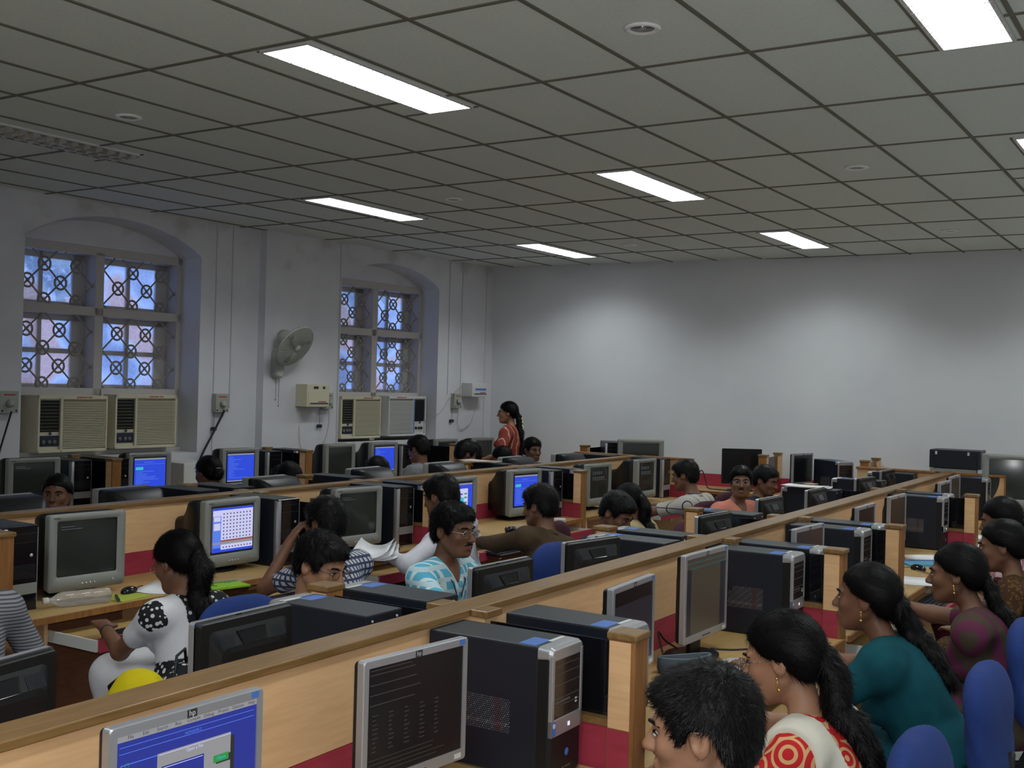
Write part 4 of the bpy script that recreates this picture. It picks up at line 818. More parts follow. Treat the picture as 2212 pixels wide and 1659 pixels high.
# ------------------------------------------------------------------ organic surfaces: smooth-blended volumes turned into one mesh
def V3(*a): return np.array(a, dtype=np.float64)
class Field:
    def __init__(s): s.p = []; s.clips = []
    def cone(s, a, b, ra, rb=None, k=.02, op=1): s.p.append(('c', V3(*a), V3(*b), ra, ra if rb is None else rb, k, op)); return s
    def ell(s, c, r, M=None, k=.02, op=1): s.p.append(('e', V3(*c), V3(*r), np.eye(3) if M is None else M, 0, k, op)); return s
    def clip(s, f): s.clips.append(f); return s
    def bounds(s):
        lo, hi = [], []
        for q in s.p:
            if q[6] < 0: continue
            if q[0] == 'c': r = max(q[3], q[4]); lo.append(np.minimum(q[1], q[2])-r); hi.append(np.maximum(q[1], q[2])+r)
            else: r = q[2].max(); lo.append(q[1]-r); hi.append(q[1]+r)
        return np.min(lo, 0), np.max(hi, 0)
    def mesh(s, h, noise=None):
        lo, hi = s.bounds(); lo -= 2.5*h; hi += 2.5*h; n = np.ceil((hi-lo)/h).astype(int)+1
        ax = [lo[i]+h*np.arange(n[i]) for i in range(3)]; D = np.full(n, .2, dtype=np.float32)
        for q in s.p:
            k = q[5]; e = .03+k
            if q[0] == 'c': r = max(q[3], q[4]); a, b = np.minimum(q[1], q[2])-r-e, np.maximum(q[1], q[2])+r+e
            else: r = q[2].max(); a, b = q[1]-r-e, q[1]+r+e
            i0 = np.clip(((a-lo)/h).astype(int), 0, n); i1 = np.clip(((b-lo)/h).astype(int)+2, 0, n)
            if (i1 <= i0).any(): continue
            X, Y, Z_ = np.meshgrid(*[ax[i][i0[i]:i1[i]] for i in range(3)], indexing='ij', sparse=True)
            if q[0] == 'c':
                a, b, ra, rb = q[1:5]; d = b-a; L2 = max(d@d, 1e-9)
                t_ = np.clip(((X-a[0])*d[0]+(Y-a[1])*d[1]+(Z_-a[2])*d[2])/L2, 0, 1)
                v = np.sqrt((X-a[0]-t_*d[0])**2+(Y-a[1]-t_*d[1])**2+(Z_-a[2]-t_*d[2])**2)-(ra+(rb-ra)*t_)
            else:
                c, r, M = q[1:4]; P = [(X-c[0])*M[i][0]+(Y-c[1])*M[i][1]+(Z_-c[2])*M[i][2] for i in range(3)]
                k0 = np.sqrt(sum((P[i]/r[i])**2 for i in range(3))); k1 = np.sqrt(sum((P[i]/r[i]**2)**2 for i in range(3)))+1e-9; v = k0*(k0-1)/k1
            S_ = D[i0[0]:i1[0], i0[1]:i1[1], i0[2]:i1[2]]
            if q[6] > 0: hh = np.maximum(k-np.abs(S_-v), 0)/k; S_[...] = np.minimum(S_, v)-hh*hh*k*.25
            else: hh = np.maximum(k-np.abs(S_+v), 0)/k; S_[...] = np.maximum(S_, -v)+hh*hh*k*.25
        X, Y, Z_ = np.meshgrid(*ax, indexing='ij', sparse=True)
        if noise:
            amp, fr = noise; D += (amp*(np.sin(X*fr+1.3*np.sin(Z_*fr*.7))*np.sin(Y*fr*1.1+.8*np.sin(X*fr*.6))*np.sin(Z_*fr*.9+1.1*np.sin(Y*fr*.8)))).astype(np.float32)
        for f in s.clips: D = np.maximum(D, f(X, Y, Z_).astype(np.float32))
        sg = D < 0; c8 = np.zeros(np.array(D.shape)-1, dtype=np.uint8)
        for i in (0, 1):
            for j in (0, 1):
                for l in (0, 1): c8 += sg[i:sg.shape[0]-1+i, j:sg.shape[1]-1+j, l:sg.shape[2]-1+l]
        act = np.argwhere((c8 > 0) & (c8 < 8)); idx = np.full(c8.shape, -1, dtype=np.int32); idx[tuple(act.T)] = np.arange(len(act))
        cor = [(i, j, l) for i in (0, 1) for j in (0, 1) for l in (0, 1)]
        val = np.stack([D[act[:, 0]+i, act[:, 1]+j, act[:, 2]+l] for i, j, l in cor], 1).astype(np.float64)
        acc = np.zeros((len(act), 3)); cnt = np.zeros(len(act))
        for a in range(8):
            for b in range(a+1, 8):
                d = [cor[b][m]-cor[a][m] for m in range(3)]
                if sum(abs(x) for x in d) != 1: continue
                va, vb = val[:, a], val[:, b]; m = (va < 0) != (vb < 0); t_ = np.where(m, va/(va-vb+1e-12), 0)
                acc += np.where(m[:, None], np.array(cor[a])+t_[:, None]*np.array(d), 0); cnt += m
        vs = lo+h*(act+acc/cnt[:, None]); F = []
        for a in range(3):
            sl0 = [slice(None)]*3; sl1 = [slice(None)]*3; sl0[a] = slice(0, -1); sl1[a] = slice(1, None)
            A, B = sg[tuple(sl0)], sg[tuple(sl1)]; e = np.argwhere(A != B); u, w = (a+1) % 3, (a+2) % 3
            e = e[(e[:, u] > 0) & (e[:, w] > 0) & (e[:, u] < c8.shape[u]) & (e[:, w] < c8.shape[w])]
            if not len(e): continue
            fl_ = A[tuple(e.T)]; du = np.zeros(3, int); du[u] = 1; dw = np.zeros(3, int); dw[w] = 1
            q4 = np.stack([idx[tuple((e-o).T)] for o in (du+dw, dw, du*0, du)], 1); q4[~fl_] = q4[~fl_][:, ::-1]; F.append(q4)
        return vs, np.concatenate(F)
    def build(s, name, m, parent, h=.01, noise=None, M=None, strands=None):
        vs, F = s.mesh(h, noise)
        if not len(vs): return None
        if strands:
            n_, ln, wd, lift, dfn = strands; rg = np.random.RandomState(5)
            fn = np.cross(vs[F[:, 1]]-vs[F[:, 0]], vs[F[:, 3]]-vs[F[:, 0]]); fn /= np.linalg.norm(fn, axis=1)[:, None]+1e-12
            pk = rg.randint(0, len(F), n_); p = vs[F[pk]].mean(1); nn = fn[pk]
            w4 = rg.rand(n_, 4); w4 /= w4.sum(1)[:, None]; p = (vs[F[pk]]*w4[:, :, None]).sum(1)
            d = dfn(p)+rg.normal(0, .22, (n_, 3)); d -= nn*(d*nn).sum(1)[:, None]; d /= np.linalg.norm(d, axis=1)[:, None]+1e-9
            sd = np.cross(d, nn)*wd; L_ = (ln*(.6+.8*rg.rand(n_)))[:, None]; q0 = p-nn*.001; q1 = p+d*L_*.5+nn*(.0012+lift*L_*.35); q2 = p+d*L_+nn*lift*L_*.9
            o_ = len(vs); vs = np.concatenate([vs, np.stack([q0-sd, q0+sd, q1+sd*.8, q1-sd*.8, q2+sd*.15, q2-sd*.15], 1).reshape(-1, 3)])
            b_ = o_+6*np.arange(n_)[:, None]; F = np.concatenate([F, b_+np.array([0, 1, 2, 3]), b_+np.array([3, 2, 4, 5])])
        me = bpy.data.meshes.new(name); me.vertices.add(len(vs)); me.vertices.foreach_set('co', vs.astype(np.float32).ravel())
        me.loops.add(F.size); me.loops.foreach_set('vertex_index', F.astype(np.int32).ravel()); me.polygons.add(len(F))
        me.polygons.foreach_set('loop_start', np.arange(0, F.size, 4, dtype=np.int32))
        try: me.polygons.foreach_set('loop_total', np.full(len(F), 4, dtype=np.int32))
        except Exception: pass
        me.polygons.foreach_set('use_smooth', np.ones(len(F), dtype=bool)); me.materials.append(m); me.update(calc_edges=True); me.validate()
        o = link(bpy.data.objects.new(name, me), parent)
        if M is not None: o.matrix_local = M
        return o
def unit(v): v = np.array(v, float); return v/np.linalg.norm(v)
def ik(S_, Wt, L1, L2, pole):
    d = Wt-S_; L = min(np.linalg.norm(d), (L1+L2)*.995); u = unit(d); Wt = S_+u*L
    a = (L1*L1-L2*L2+L*L)/(2*L); hh = math.sqrt(max(L1*L1-a*a, 0)); p = np.array(pole, float); p = unit(p-u*(p@u)); return S_+u*a+p*hh, Wt
def person(label, head, yaw, fwd=.12, hy=0, hp_=0, sex='m', tone=0, res=.010, hands=(None, None), top=None, sleeve=.6, hair='short', col=None, low=None, lean=0, glasses=None, extra=(), stand=False, hs=1.0, poles=(None, None), roll=0, beard=False):
    """head: world position of the head centre; yaw: direction the body faces; hy, hp_: head turn (left +) and nod (down -)"""
    ya = math.radians(yaw); F2 = V3(math.cos(ya), math.sin(ya), 0); hipz = .86 if stand else .545
    root = V3(head[0], head[1], 0)-F2*fwd-V3(-F2[1], F2[0], 0)*lean
    r = thing('person', label, 'person', tuple(root), ya-PI/2, None)
    loc = lambda p: V3((p[0]-root[0])*F2[1]-(p[1]-root[1])*F2[0], (p[0]-root[0])*F2[0]+(p[1]-root[1])*F2[1], p[2])
    Hc = loc(head); skn = SK[tone]; fem = sex == 'f'
    Rh = Matrix.Rotation(math.radians(hy), 3, 'Z') @ Matrix.Rotation(math.radians(hp_), 3, 'X') @ Matrix.Rotation(math.radians(roll), 3, 'Y')
    Rn = np.array(Rh); Mh = Rn.T/1.0
    hs *= .97 if fem else 1.0
    HP_ = lambda x, y, z: Hc+Rn@(V3(x, y, z)*hs)
    hip = V3(0, 0, hipz); N = Hc+V3(0, -.045-.02*(fwd > .2), -.165); sv = N-hip; L = np.linalg.norm(sv); s_ = sv/L; rx = V3(1, 0, 0); rx = unit(rx-s_*(rx@s_)); fx = np.cross(s_, rx)
    T = lambda t_, a=0, b=0: hip+s_*L*t_+rx*a+fx*b
    MT = np.array([rx, fx, s_]); sw = .150 if fem else .172
    B = Field()
    def torso(f, e, arms=None):
        f.ell(T(.06), (.158+e, .118+e, .12), MT, .05); f.ell(T(.32), ((.125 if fem else .138)+e, .095+e, .15), MT, .05); f.ell(T(.64), ((.138 if fem else .155)+e, .103+e, .17), MT, .05)
        f.cone(T(.88, -.10, -.012), T(.88, .10, -.012), .060+e, k=.04)
        for s in (-1, 1): f.ell(T(.865, s*sw, -.012), (.058+e, .056+e, .062+e), MT, .035); f.cone(T(.90, s*sw*.8, -.015), T(1.0, s*.03, -.012), .030+e*.7, .030+e*.5, k=.03)
        if fem:
            for s in (-1, 1): f.ell(T(.60, s*.065, .085), (.058+e*.5, .05+e, .058), MT, .03)
        if not stand: f.cone(T(.05, -.05), T(.05, .05), .115+e, k=.04)
    torso(B, 0)
    B.cone(T(.95, 0, -.012), HP_(0, -.028, -.075), .056 if not fem else .046, .052 if not fem else .044, k=.03)
    Sh = {}; hd = []
    for s, tg, pl in ((-1, hands[0], poles[0]), (1, hands[1], poles[1])):
        S0 = T(.865, s*(sw+.012), -.012)
        if tg is None: tg_l = V3(s*.17, Hc[1]*.35+.26, .70 if not stand else .95) if not stand else V3(s*.24, .05, .72)
        else: tg_l = loc(tg)
        E_, W_ = ik(S0, tg_l, .285, .245, pl if pl is not None else (s*.75, -.45, -.75)); Sh[s] = (S0, E_, W_)
        B.cone(S0, E_, .047 if not fem else .043, .037, k=.03); B.cone(E_, W_, .037, .025, k=.02)
        d = unit(W_-E_); n = V3(0, 0, 1.0); n = unit(n-d*(n@d)) if abs(d[2]) < .9 else unit(np.cross(d, V3(1, 0, 0))); t_ = np.cross(d, n)
        if t_@V3(-s, 0, 0) < 0: tdir = t_*-1
        else: tdir = t_
        B.ell(W_+d*.048, (.038, .050, .015), np.array([t_, d, n]), .012)
        B.cone(W_-d*.01, W_+d*.03, .024, .024, k=.012)
        for i, (o_, ln) in enumerate(((-.029, .058), (-.010, .076), (.010, .082), (.029, .072))):
            o_ = o_*(1 if (tdir@t_) > 0 else -1); b0 = W_+d*.085+t_*o_; d1 = unit(d*.94-n*.34); p1 = b0+d1*ln*.5; d2 = unit(d*.70-n*.72); p2 = p1+d2*ln*.5
            B.cone(b0-d*.02, p1, .0092, .0085, k=.006); B.cone(p1, p2, .0085, .0070, k=.003)
        b0 = W_+d*.02+tdir*.026; p1 = b0+unit(d*.6+tdir*.75-n*.2)*.036; p2 = p1+unit(d*.9+tdir*.25-n*.3)*.032; B.cone(b0, p1, .0125, .0105, k=.01); B.cone(p1, p2, .0105, .0085, k=.004)
    for s in (-1, 1):
        if stand: K = V3(s*.09, .02, .46); A = V3(s*.09, 0, .08); J = V3(s*.09, 0, .84)
        else: K = V3(s*.10, .44, .535); A = V3(s*.11, .40, .09); J = V3(s*.09, 0, .535)
        B.cone(J, K, .078, .056, k=.03); B.cone(K, A, .054, .034, k=.02); B.ell(A+V3(0, .07, -.045), (.042, .115, .035), None, .02)
        if s == -1: legs = []
        legs.append((J, K, A))
    # head
    E = lambda c, q, k=.015, op=1: B.ell(HP_(*c), tuple(x*hs for x in q), Mh, k, op)
    Cn = lambda a, b, ra, rb, k=.01, op=1: B.cone(HP_(*a), HP_(*b), ra*hs, rb*hs, k, op)
    E((0, -.014, .032), (.075, .094, .083)); E((0, .026, -.03), (.061, .064, .078), .03); E((0, .05, -.078), (.040, .038, .032), .03)
    for s in (-1, 1):
        Cn((s*.055, -.005, -.045), (s*.026, .062, -.092), .017, .014, .025); E((s*.038, .058, -.022), (.024, .024, .024), .02)
        B.ell(HP_(s*.031, .100, .004), (.019*hs, .014*hs, .012*hs), Mh, .012, -1)
        Cn((s*.012, .084, .022), (s*.045, .070, .022), .0105, .008, .012)
        E((s*.0125, .098, -.031), (.0085, .010, .008), .006)
        E((s*.077, -.014, -.004), (.010, .020, .031), .008); E((s*.084, -.010, .000), (.006, .010, .015), .005, -1)
    Cn((0, .084, .012), (0, .1105, -.027), .0082, .0118, .011)
    Cn((-.017, .092, -.056), (.017, .092, -.056), .0070, .0070, .008); Cn((-.014, .090, -.067), (.014, .090, -.067), .0080, .0080, .008); E((0, .080, -.094), (.017, .014, .014), .015)
    B.build('body', skn, r, res)
    # face pieces
    MH = Matrix.Translation(Hc.tolist()) @ Rh.to_4x4() @ Matrix.Scale(hs, 4)
    def fp(b, name, m): o = b.build(name, m, r, True); o.matrix_local = MH; return o
    for s in (-1, 1):
        b = MB(); b.sphere((s*.031, .0800, .002), (.0140, .008, .0052), 12, 8); e_ = fp(b, 'eye', M_eye)
        b = MB(); b.sphere((s*.031, .0850, .002), (.0064, .0040, .0054), 10, 6); ir = b.build('iris', M_iris, e_, True)
        b = MB(); b.tube([(s*.012, .0945, .020), (s*.026, .0925, .026), (s*.040, .083, .026), (s*.052, .068, .018)], [.0028, .0042, .0038, .0015], 6); fp(b, 'eyebrow', M_hair)
        b = MB(); b.tube([(s*.017, .0850, .003), (s*.026, .0870, .0075), (s*.037, .0845, .0075), (s*.046, .075, .002)], [.0012, .0020, .0020, .0010], 5); fp(b, 'eyelashes', M_hair)
    b = MB(); b.loft([[(x*.9, .0975-abs(x)*.22+.0016*math.cos(a), zz) for x, a, zz in ((-.021, 0, -.0615), (-.01, 0, -.0560), (0, 0, -.0575), (.01, 0, -.0560), (.021, 0, -.0615), (.010, 0, -.0715), (0, 0, -.0735), (-.010, 0, -.0715))],
                      [(x*.8, .1005-abs(x)*.26, zz) for x, zz in ((-.019, -.0615), (-.01, -.0580), (0, -.0590), (.01, -.0580), (.019, -.0615), (.009, -.0695), (0, -.0712), (-.009, -.0695))]]); fp(b, 'lips', M_lip)
    if beard:
        b = MB(); b.tube([(-.026, .088, -.054), (-.014, .0985, -.047), (0, .1015, -.0445), (.014, .0985, -.047), (.026, .088, -.054)], [.0018, .0042, .0034, .0042, .0018], 6); fp(b, 'moustache', M_hair)
    if glasses:
        b = MB()
        for s in (-1, 1):
            n = 20; pts = [(s*.033+.0215*math.cos(2*PI*q/n), .105-.006*abs(math.cos(2*PI*q/n)), .002+.0150*math.sin(2*PI*q/n)) for q in range(n+1)]; b.tube(pts, .0012, 5)
            b.tube([(s*.055, .102, .006), (s*.070, .05, .008), (s*.079, -.010, .006), (s*.078, -.03, -.012)], .0013, 5)
        b.tube([(-.012, .108, .005), (0, .112, .008), (.012, .108, .005)], .0012, 5); g = fp(b, 'spectacles', M_metal if glasses == 'thin' else M_dprint)
        b = MB()
        for s in (-1, 1): n = 16; b.add([(s*.033+.021*math.cos(2*PI*q/n), .1065, .002+.0145*math.sin(2*PI*q/n)) for q in range(n)], [tuple(range(n))])
        b.build('lenses', M_lens, g)
    # hair
    Hf = Field(); f_ = 1.0
    zl = dict(short=([-.12, -.085, -.055, -.035, .005, .018, .034, .05, .075, .10], [-.060, -.068, -.055, .016, .018, -.012, -.004, .040, .056, .060]),
              long=([-.12, -.085, -.05, -.02, .01, .03, .05, .075, .10], [-.075, -.07, -.05, .000, .012, .020, .045, .060, .064]))['short' if not fem else 'long']
    th = .013 if not fem else .008
    Hf.ell(HP_(0, -.016, .034), ((.075+th)*hs, (.094+th)*hs, (.083+th*1.1)*hs), Mh, .02); Hf.ell(HP_(0, -.052, -.022), ((.058+th)*hs, (.045+th)*hs, .055*hs), Mh, .03)
    if not fem and col != 'flat': Hf.ell(HP_(0, .040, .078), ((.058)*hs, (.050)*hs, (.030)*hs), Mh, .025)
    if fem: Hf.ell(HP_(0, -.03, .02), (.083*hs, .080*hs, .075*hs), Mh, .02)
    def cl(X, Y, Z_):
        a, b, c = X-Hc[0], Y-Hc[1], Z_-Hc[2]; y = (a*Rn[0][1]+b*Rn[1][1]+c*Rn[2][1])/hs; z = (a*Rn[0][2]+b*Rn[1][2]+c*Rn[2][2])/hs
        return (np.interp(y, zl[0], zl[1])-z)*.8
    Hf.clip(cl)
    hfn = (lambda p: (Rn@(np.stack([(p-Hc)@Rn[:, 0]*1.0, (p-Hc)@Rn[:, 1]+.055, (p-Hc)@Rn[:, 2]-.10], 0))).T*12) if not fem else (lambda p: np.tile(Rn@np.array([0, -1., -.45]), (len(p), 1)))
    ns_ = 9000 if res <= .007 else 5000 if res < .009 else 1800
    Hf.build('hair', M_hair, r, min(res, .008), (.0022 if not fem else .0008, 170 if not fem else 120), None, (ns_, .016 if not fem else .030, .0007 if res < .009 else .0011, .42 if not fem else .05, hfn))
    if hair in ('braid', 'pony', 'bun'):
        P = Field(); p0 = HP_(0, -.100, -.010)
        if hair == 'bun': P.ell(HP_(0, -.112, -.02), (.045, .035, .042), None, .02)
        else:
            tl_ = extra_get(extra, 'tail', .36); side = extra_get(extra, 'side', 0.0)
            back = lambda t_: T(t_, side, -.115)
            path = [p0, HP_(side*.3, -.120, -.060)]; q0 = T(.98, side*.7, -.10); path.append(q0); k_ = int(tl_/.09)
            for i in range(k_): path.append(T(.90-i*.17, side, -.125-.004*i))
            P0 = [np.array(x) for x in path]; m_ = []
            for i in range(len(P0)-1):
                seg = np.linalg.norm(P0[i+1]-P0[i]); nn = max(2, int(seg/.022))
                for j in range(nn): m_.append(P0[i]+(P0[i+1]-P0[i])*j/nn)
            m_.append(P0[-1]); nt_ = len(m_); rng = np.random.RandomState(int(abs(head[0]*100)) % 97)
            for i in range(nt_-1):
                u = i/nt_; rad = (.033 if hair == 'braid' else .044)*(1-.40*u)*(.75 if i < 2 else 1); off = rx*((-1)**i)*.011*(1 if hair == 'braid' else .6)+V3(*rng.normal(0, .004 if hair == 'pony' else .001, 3))
                P.cone(m_[i]+off, m_[i+1]+off, rad, rad*.92, k=.010)
            if hair == 'pony': P.ell(HP_(0, -.112, -.02), (.034, .03, .034), None, .02)
        P.build('hair_tail', M_hair, r, min(res, .008), (.0022, 200), None, (ns_//2, .030, .0009, .16, lambda p: np.tile(-s_+rx*.0, (len(p), 1))+np.random.RandomState(1).normal(0, .35, (len(p), 3))))
    # clothes
    if top is not None:
        C = Field(); e = .013 if not fem else .010; torso(C, e)
        for s in (-1, 1):
            S0, E_, W_ = Sh[s]; ra = .060 if not fem else .054
            if sleeve <= 1: C.cone(S0, S0+(E_-S0)*sleeve, ra, ra*.93, k=.035)
            else: C.cone(S0, E_, ra, .050, k=.035); C.cone(E_, E_+(W_-E_)*(sleeve-1), .050, .038, k=.02)
            if sleeve <= 1:
                d = unit(E_-S0); q = S0+(E_-S0)*sleeve
                C.clip(lambda X, Y, Z_, d=d, q=q, s=s: np.where(((X-q[0])*s > -.07) & (np.sqrt((X-q[0])**2+(Y-q[1])**2+(Z_-q[2])**2) < .12), (X-q[0])*d[0]+(Y-q[1])*d[1]+(Z_-q[2])*d[2]-.004, -1))
        nk = T(.97, 0, .0); hh_ = HP_(0, -.02, -.09)
        C.cone(T(.93, 0, .022 if not fem else .03), hh_+s_*.03, .057 if not fem else .062, .062, k=.012, op=-1)
        if not fem: C.cone(T(.84, 0, .105), T(.98, 0, .06), .012, .045, k=.012, op=-1)
        if stand: C.clip(lambda X, Y, Z_: hipz-.12-Z_)
        C.build('shirt' if not fem else 'blouse', top, r, res, (.0016, 38))
        if not fem:
            b = MB(); n = 26; pts = []
            for i in range(n+1):
                a = math.radians(-150+300*i/n)-PI/2; pts.append(T(.975-.05*max(0, -math.cos(a+PI/2))*1.0-.045*(abs(i/n-.5)*2)**4, .066*math.cos(a), -.006+.070*math.sin(a)+0.0))
            secs = [[p+s_*.020*w1-(p-T(.95))*0.0+unit(p-T(.975, 0, -.006))*w2 for w1, w2 in ((-.9, .010), (.9, -.001), (.9, .004), (-.9, .016))] for p in pts]
            b.loft(secs); b.build('collar', top, r, True)
    lowm = low or M_trouser; Lw = Field()
    for J, K, A in legs:
        Lw.cone(J, K, .090, .072, k=.05 if not fem else .09); Lw.cone(K, A+V3(0, 0, .03), .070, .060, k=.03 if not fem else .09)
    if fem:
        if stand: Lw.cone((0, 0, .88), (0, .0, .10), .15, .24, k=.05)
        else: Lw.cone((0, .40, .50), (0, .38, .12), .10, .14, k=.06); Lw.cone((0, .05, .53), (0, .42, .53), .10, .08, k=.05)
    Lw.ell(V3(0, -.01, hipz), (.175, .135, .115), None, .05)
    Lw.build('skirt' if fem else 'trousers', lowm, r, max(res, .012))
    r['_T'] = 0; del r['_T']
    return r, dict(T=T, HP=HP_, Sh=Sh, torso=torso, rx=rx, fx=fx, s=s_, res=res, N=N, Hc=Hc, Rn=Rn, MH=MH, sw=sw, loc=loc, e=.010)
def extra_get(ex, k, d):
    for a in ex:
        if a[0] == k: return a[1]
    return d
M_trouser = cloth('dark_trouser_cloth', (0.030, 0.030, 0.038))
def drape(r, g, name, m, e, region, res=None, noise=(.002, 45), arms=0.0):
    C = Field(); g['torso'](C, e)
    if arms:
        for s in (-1, 1): S0, E_, W_ = g['Sh'][s]; C.cone(S0+(E_-S0)*.08, S0+(E_-S0)*arms, .050+e*.6, .047+e*.6, k=.03)
    hip = g['T'](0); rx, fx, s_ = g['rx'], g['fx'], g['s']
    def f(X, Y, Z_):
        a, b, c = X-hip[0], Y-hip[1], Z_-hip[2]; return region(a*rx[0]+b*rx[1]+c*rx[2], a*fx[0]+b*fx[1]+c*fx[2], a*s_[0]+b*s_[1]+c*s_[2])
    C.clip(f); nk = g['T'](.9); C.cone(g['T'](.92, 0, .02), g['HP'](0, -.02, -.03), .060, .066, k=.01, op=-1)
    return C.build(name, m, r, res or g['res'], noise)
def earring(r, g, s):
    b = MB(); b.sphere((s*.086, -.004, -.036), .004, 8, 6); b.tube([(s*.086, -.004, -.036), (s*.087, -.004, -.060)], .0018, 5); b.sphere((s*.087, -.004, -.064), .005, 8, 6); o = b.build('earring', M_gold, r, True); o.matrix_local = g['MH']
def neck_cord(r, g, m):
    T = g['T']; b = MB(); b.tube([T(.80, -.035, .125), T(.92, -.07, .07), T(1.0, -.058, -.02), T(1.02, 0, -.070), T(1.0, .058, -.02), T(.92, .07, .07), T(.80, .035, .125)], .004, 6); b.build('neck_cord', m, r, True)

# ------------------------------------------------------------------ chairs
CH = {}
def chair(x, y, yaw, label, kind='blue', group='wheeled office chairs'):
    """x, y under the seat, yaw: where the sitter looks"""
    rz = math.radians(yaw)-PI/2; m = M_bluef if kind in ('blue', 'stool') else M_maroon
    if kind in CH: return dup(CH[kind], (x, y, 0), rz, label, group)
    r = thing('office_chair', label, 'chair', (x, y, 0), rz, group); CH[kind] = r
    b = MB(); b.lathe([(0, .08), (.03, .08), (.03, .12), (.026, .38), (.05, .40), (0, .40)], n=14); b.build('gas_column', M_black, r, True)
    for i in range(5):
        a = 2*PI*i/5+.4; c, s = math.cos(a), math.sin(a)
        b = MB(); b.tube([(c*.02, s*.02, .105), (c*.15, s*.15, .095), (c*.28, s*.28, .070)], [.026, .022, .016], 8); lg = b.build('base_leg', M_black, r, True)
        b = MB()
        for o in (-.014, .014): b.tube([(c*.29-s*o-s*.008, s*.29+c*o+c*.008, .028), (c*.29-s*o+s*.008, s*.29+c*o-c*.008, .028)], .028, 12)
        b.build('caster', M_black, lg)
    F = Field(); F.ell((0, .02, .415), (.245, .235, .045), None, .02); F.cone((-.14, .17, .415), (.14, .17, .415), .035, k=.05); F.cone((-.14, -.10, .415), (.14, -.10, .415), .035, k=.05); F.build('seat', m, r, .012)
    b = MB(); b.box(-.17, .17, -.14, .16, .365, .385); b.build('seat_pan', M_black, r, bevel=.01)
    if kind == 'stool': return r
    F = Field(); tl = Matrix.Rotation(math.radians(-12), 3, 'X'); Mb = np.array(tl).T
    F.ell((0, -.265, .765), (.220, .046, .205), Mb, .03); F.ell((0, -.255, .69), (.200, .044, .14), Mb, .03); [F.ell((q*.085, -.262, .865), (.125, .040, .095), Mb, .05) for q in (-1, 1)]; F.build('backrest', m, r, .012)
    b = MB(); b.tube([(0, -.10, .385), (0, -.25, .40), (0, -.315, .55), (0, -.325, .70)], [.022, .022, .02, .018], 8); b.build('back_support', M_black, r, True)
    for s in (-1, 1):
        b = MB(); b.tube([(s*.16, -.02, .385), (s*.265, -.02, .42), (s*.275, -.10, .52), (s*.275, -.12, .60), (s*.275, -.05, .645), (s*.275, .10, .645), (s*.275, .17, .60), (s*.272, .12, .48), (s*.255, .05, .40), (s*.16, .05, .385)], .016, 8); b.build('armrest', M_black, r, True)
    return r

# ------------------------------------------------------------------ people
C_red = cells('red_cloth_with_gold_rings', (0.50, 0.018, 0.022), (0.62, 0.36, 0.16), 14, .30, .42, rings=True)
C_teal = cloth('teal_sari_cloth', (0.006, 0.066, 0.086), .8)
C_plum = stripes('plum_olive_sari', (0.070, 0.050, 0.034), (0.115, 0.024, 0.060), 11, .45, 0, .10)
C_gold = cells('brown_gold_sari', (0.055, 0.026, 0.012), (0.17, 0.085, 0.022), 60, .25, .42)
C_offw = cloth('off_white_shawl_cloth', (0.66, 0.62, 0.52), .9)
C_white = cloth('white_shirt_cloth', (0.66, 0.65, 0.72), .9)
C_white2 = cloth('white_shawl_cloth', (0.70, 0.69, 0.72), .92)
C_brown = cloth('brown_shirt_cloth', (0.085, 0.055, 0.032), .8)
C_pink = cloth('salmon_shirt_cloth', (0.62, 0.23, 0.17), .85)
C_cyan = check('blue_white_patch_shirt', (0.10, 0.42, 0.60), (0.62, 0.72, 0.74), 17, .35, (0.48, 0.62, 0.66))
C_chk = check('navy_white_check_shirt', (0.50, 0.50, 0.54), (0.045, 0.055, 0.11), 32, .38)
C_strp = check('cream_shirt_dark_lines', (0.46, 0.43, 0.39), (0.04, 0.04, 0.06), 9, .07)
C_gstr = stripes('grey_pinstripe_shirt', (0.26, 0.26, 0.28), (0.08, 0.08, 0.10), 70, .45, 2, .02)
C_bw = cells('black_dress_white_dots', (0.015, 0.015, 0.018), (0.60, 0.60, 0.60), 45, .0, .0, c3=(0.6, 0.6, 0.6)); 
C_bw = cells('black_dress_with_white_petals', (0.015, 0.015, 0.018), (0.62, 0.62, 0.62), 42, .02, .34, c3=(0.62, 0.62, 0.62))
C_sari = stripes('brick_red_sari_pale_lines', (0.25, 0.045, 0.035), (0.50, 0.34, 0.22), 13, .16, 0, .12)
C_dark = cloth('dark_blue_shirt_cloth', (0.030, 0.034, 0.055)); C_grey = cloth('grey_shirt_cloth', (0.24, 0.24, 0.26)); C_rose = stripes('rose_white_shawl', (0.62, 0.50, 0.52), (0.55, 0.12, 0.16), 26, .4, 0, .05)
C_ylw = cloth('pale_yellow_shawl_cloth', (0.48, 0.38, 0.20)); C_blk = cloth('dull_black_cloth', (0.02, 0.02, 0.024)); C_mar = cloth('maroon_cloth', (0.10, 0.02, 0.03))

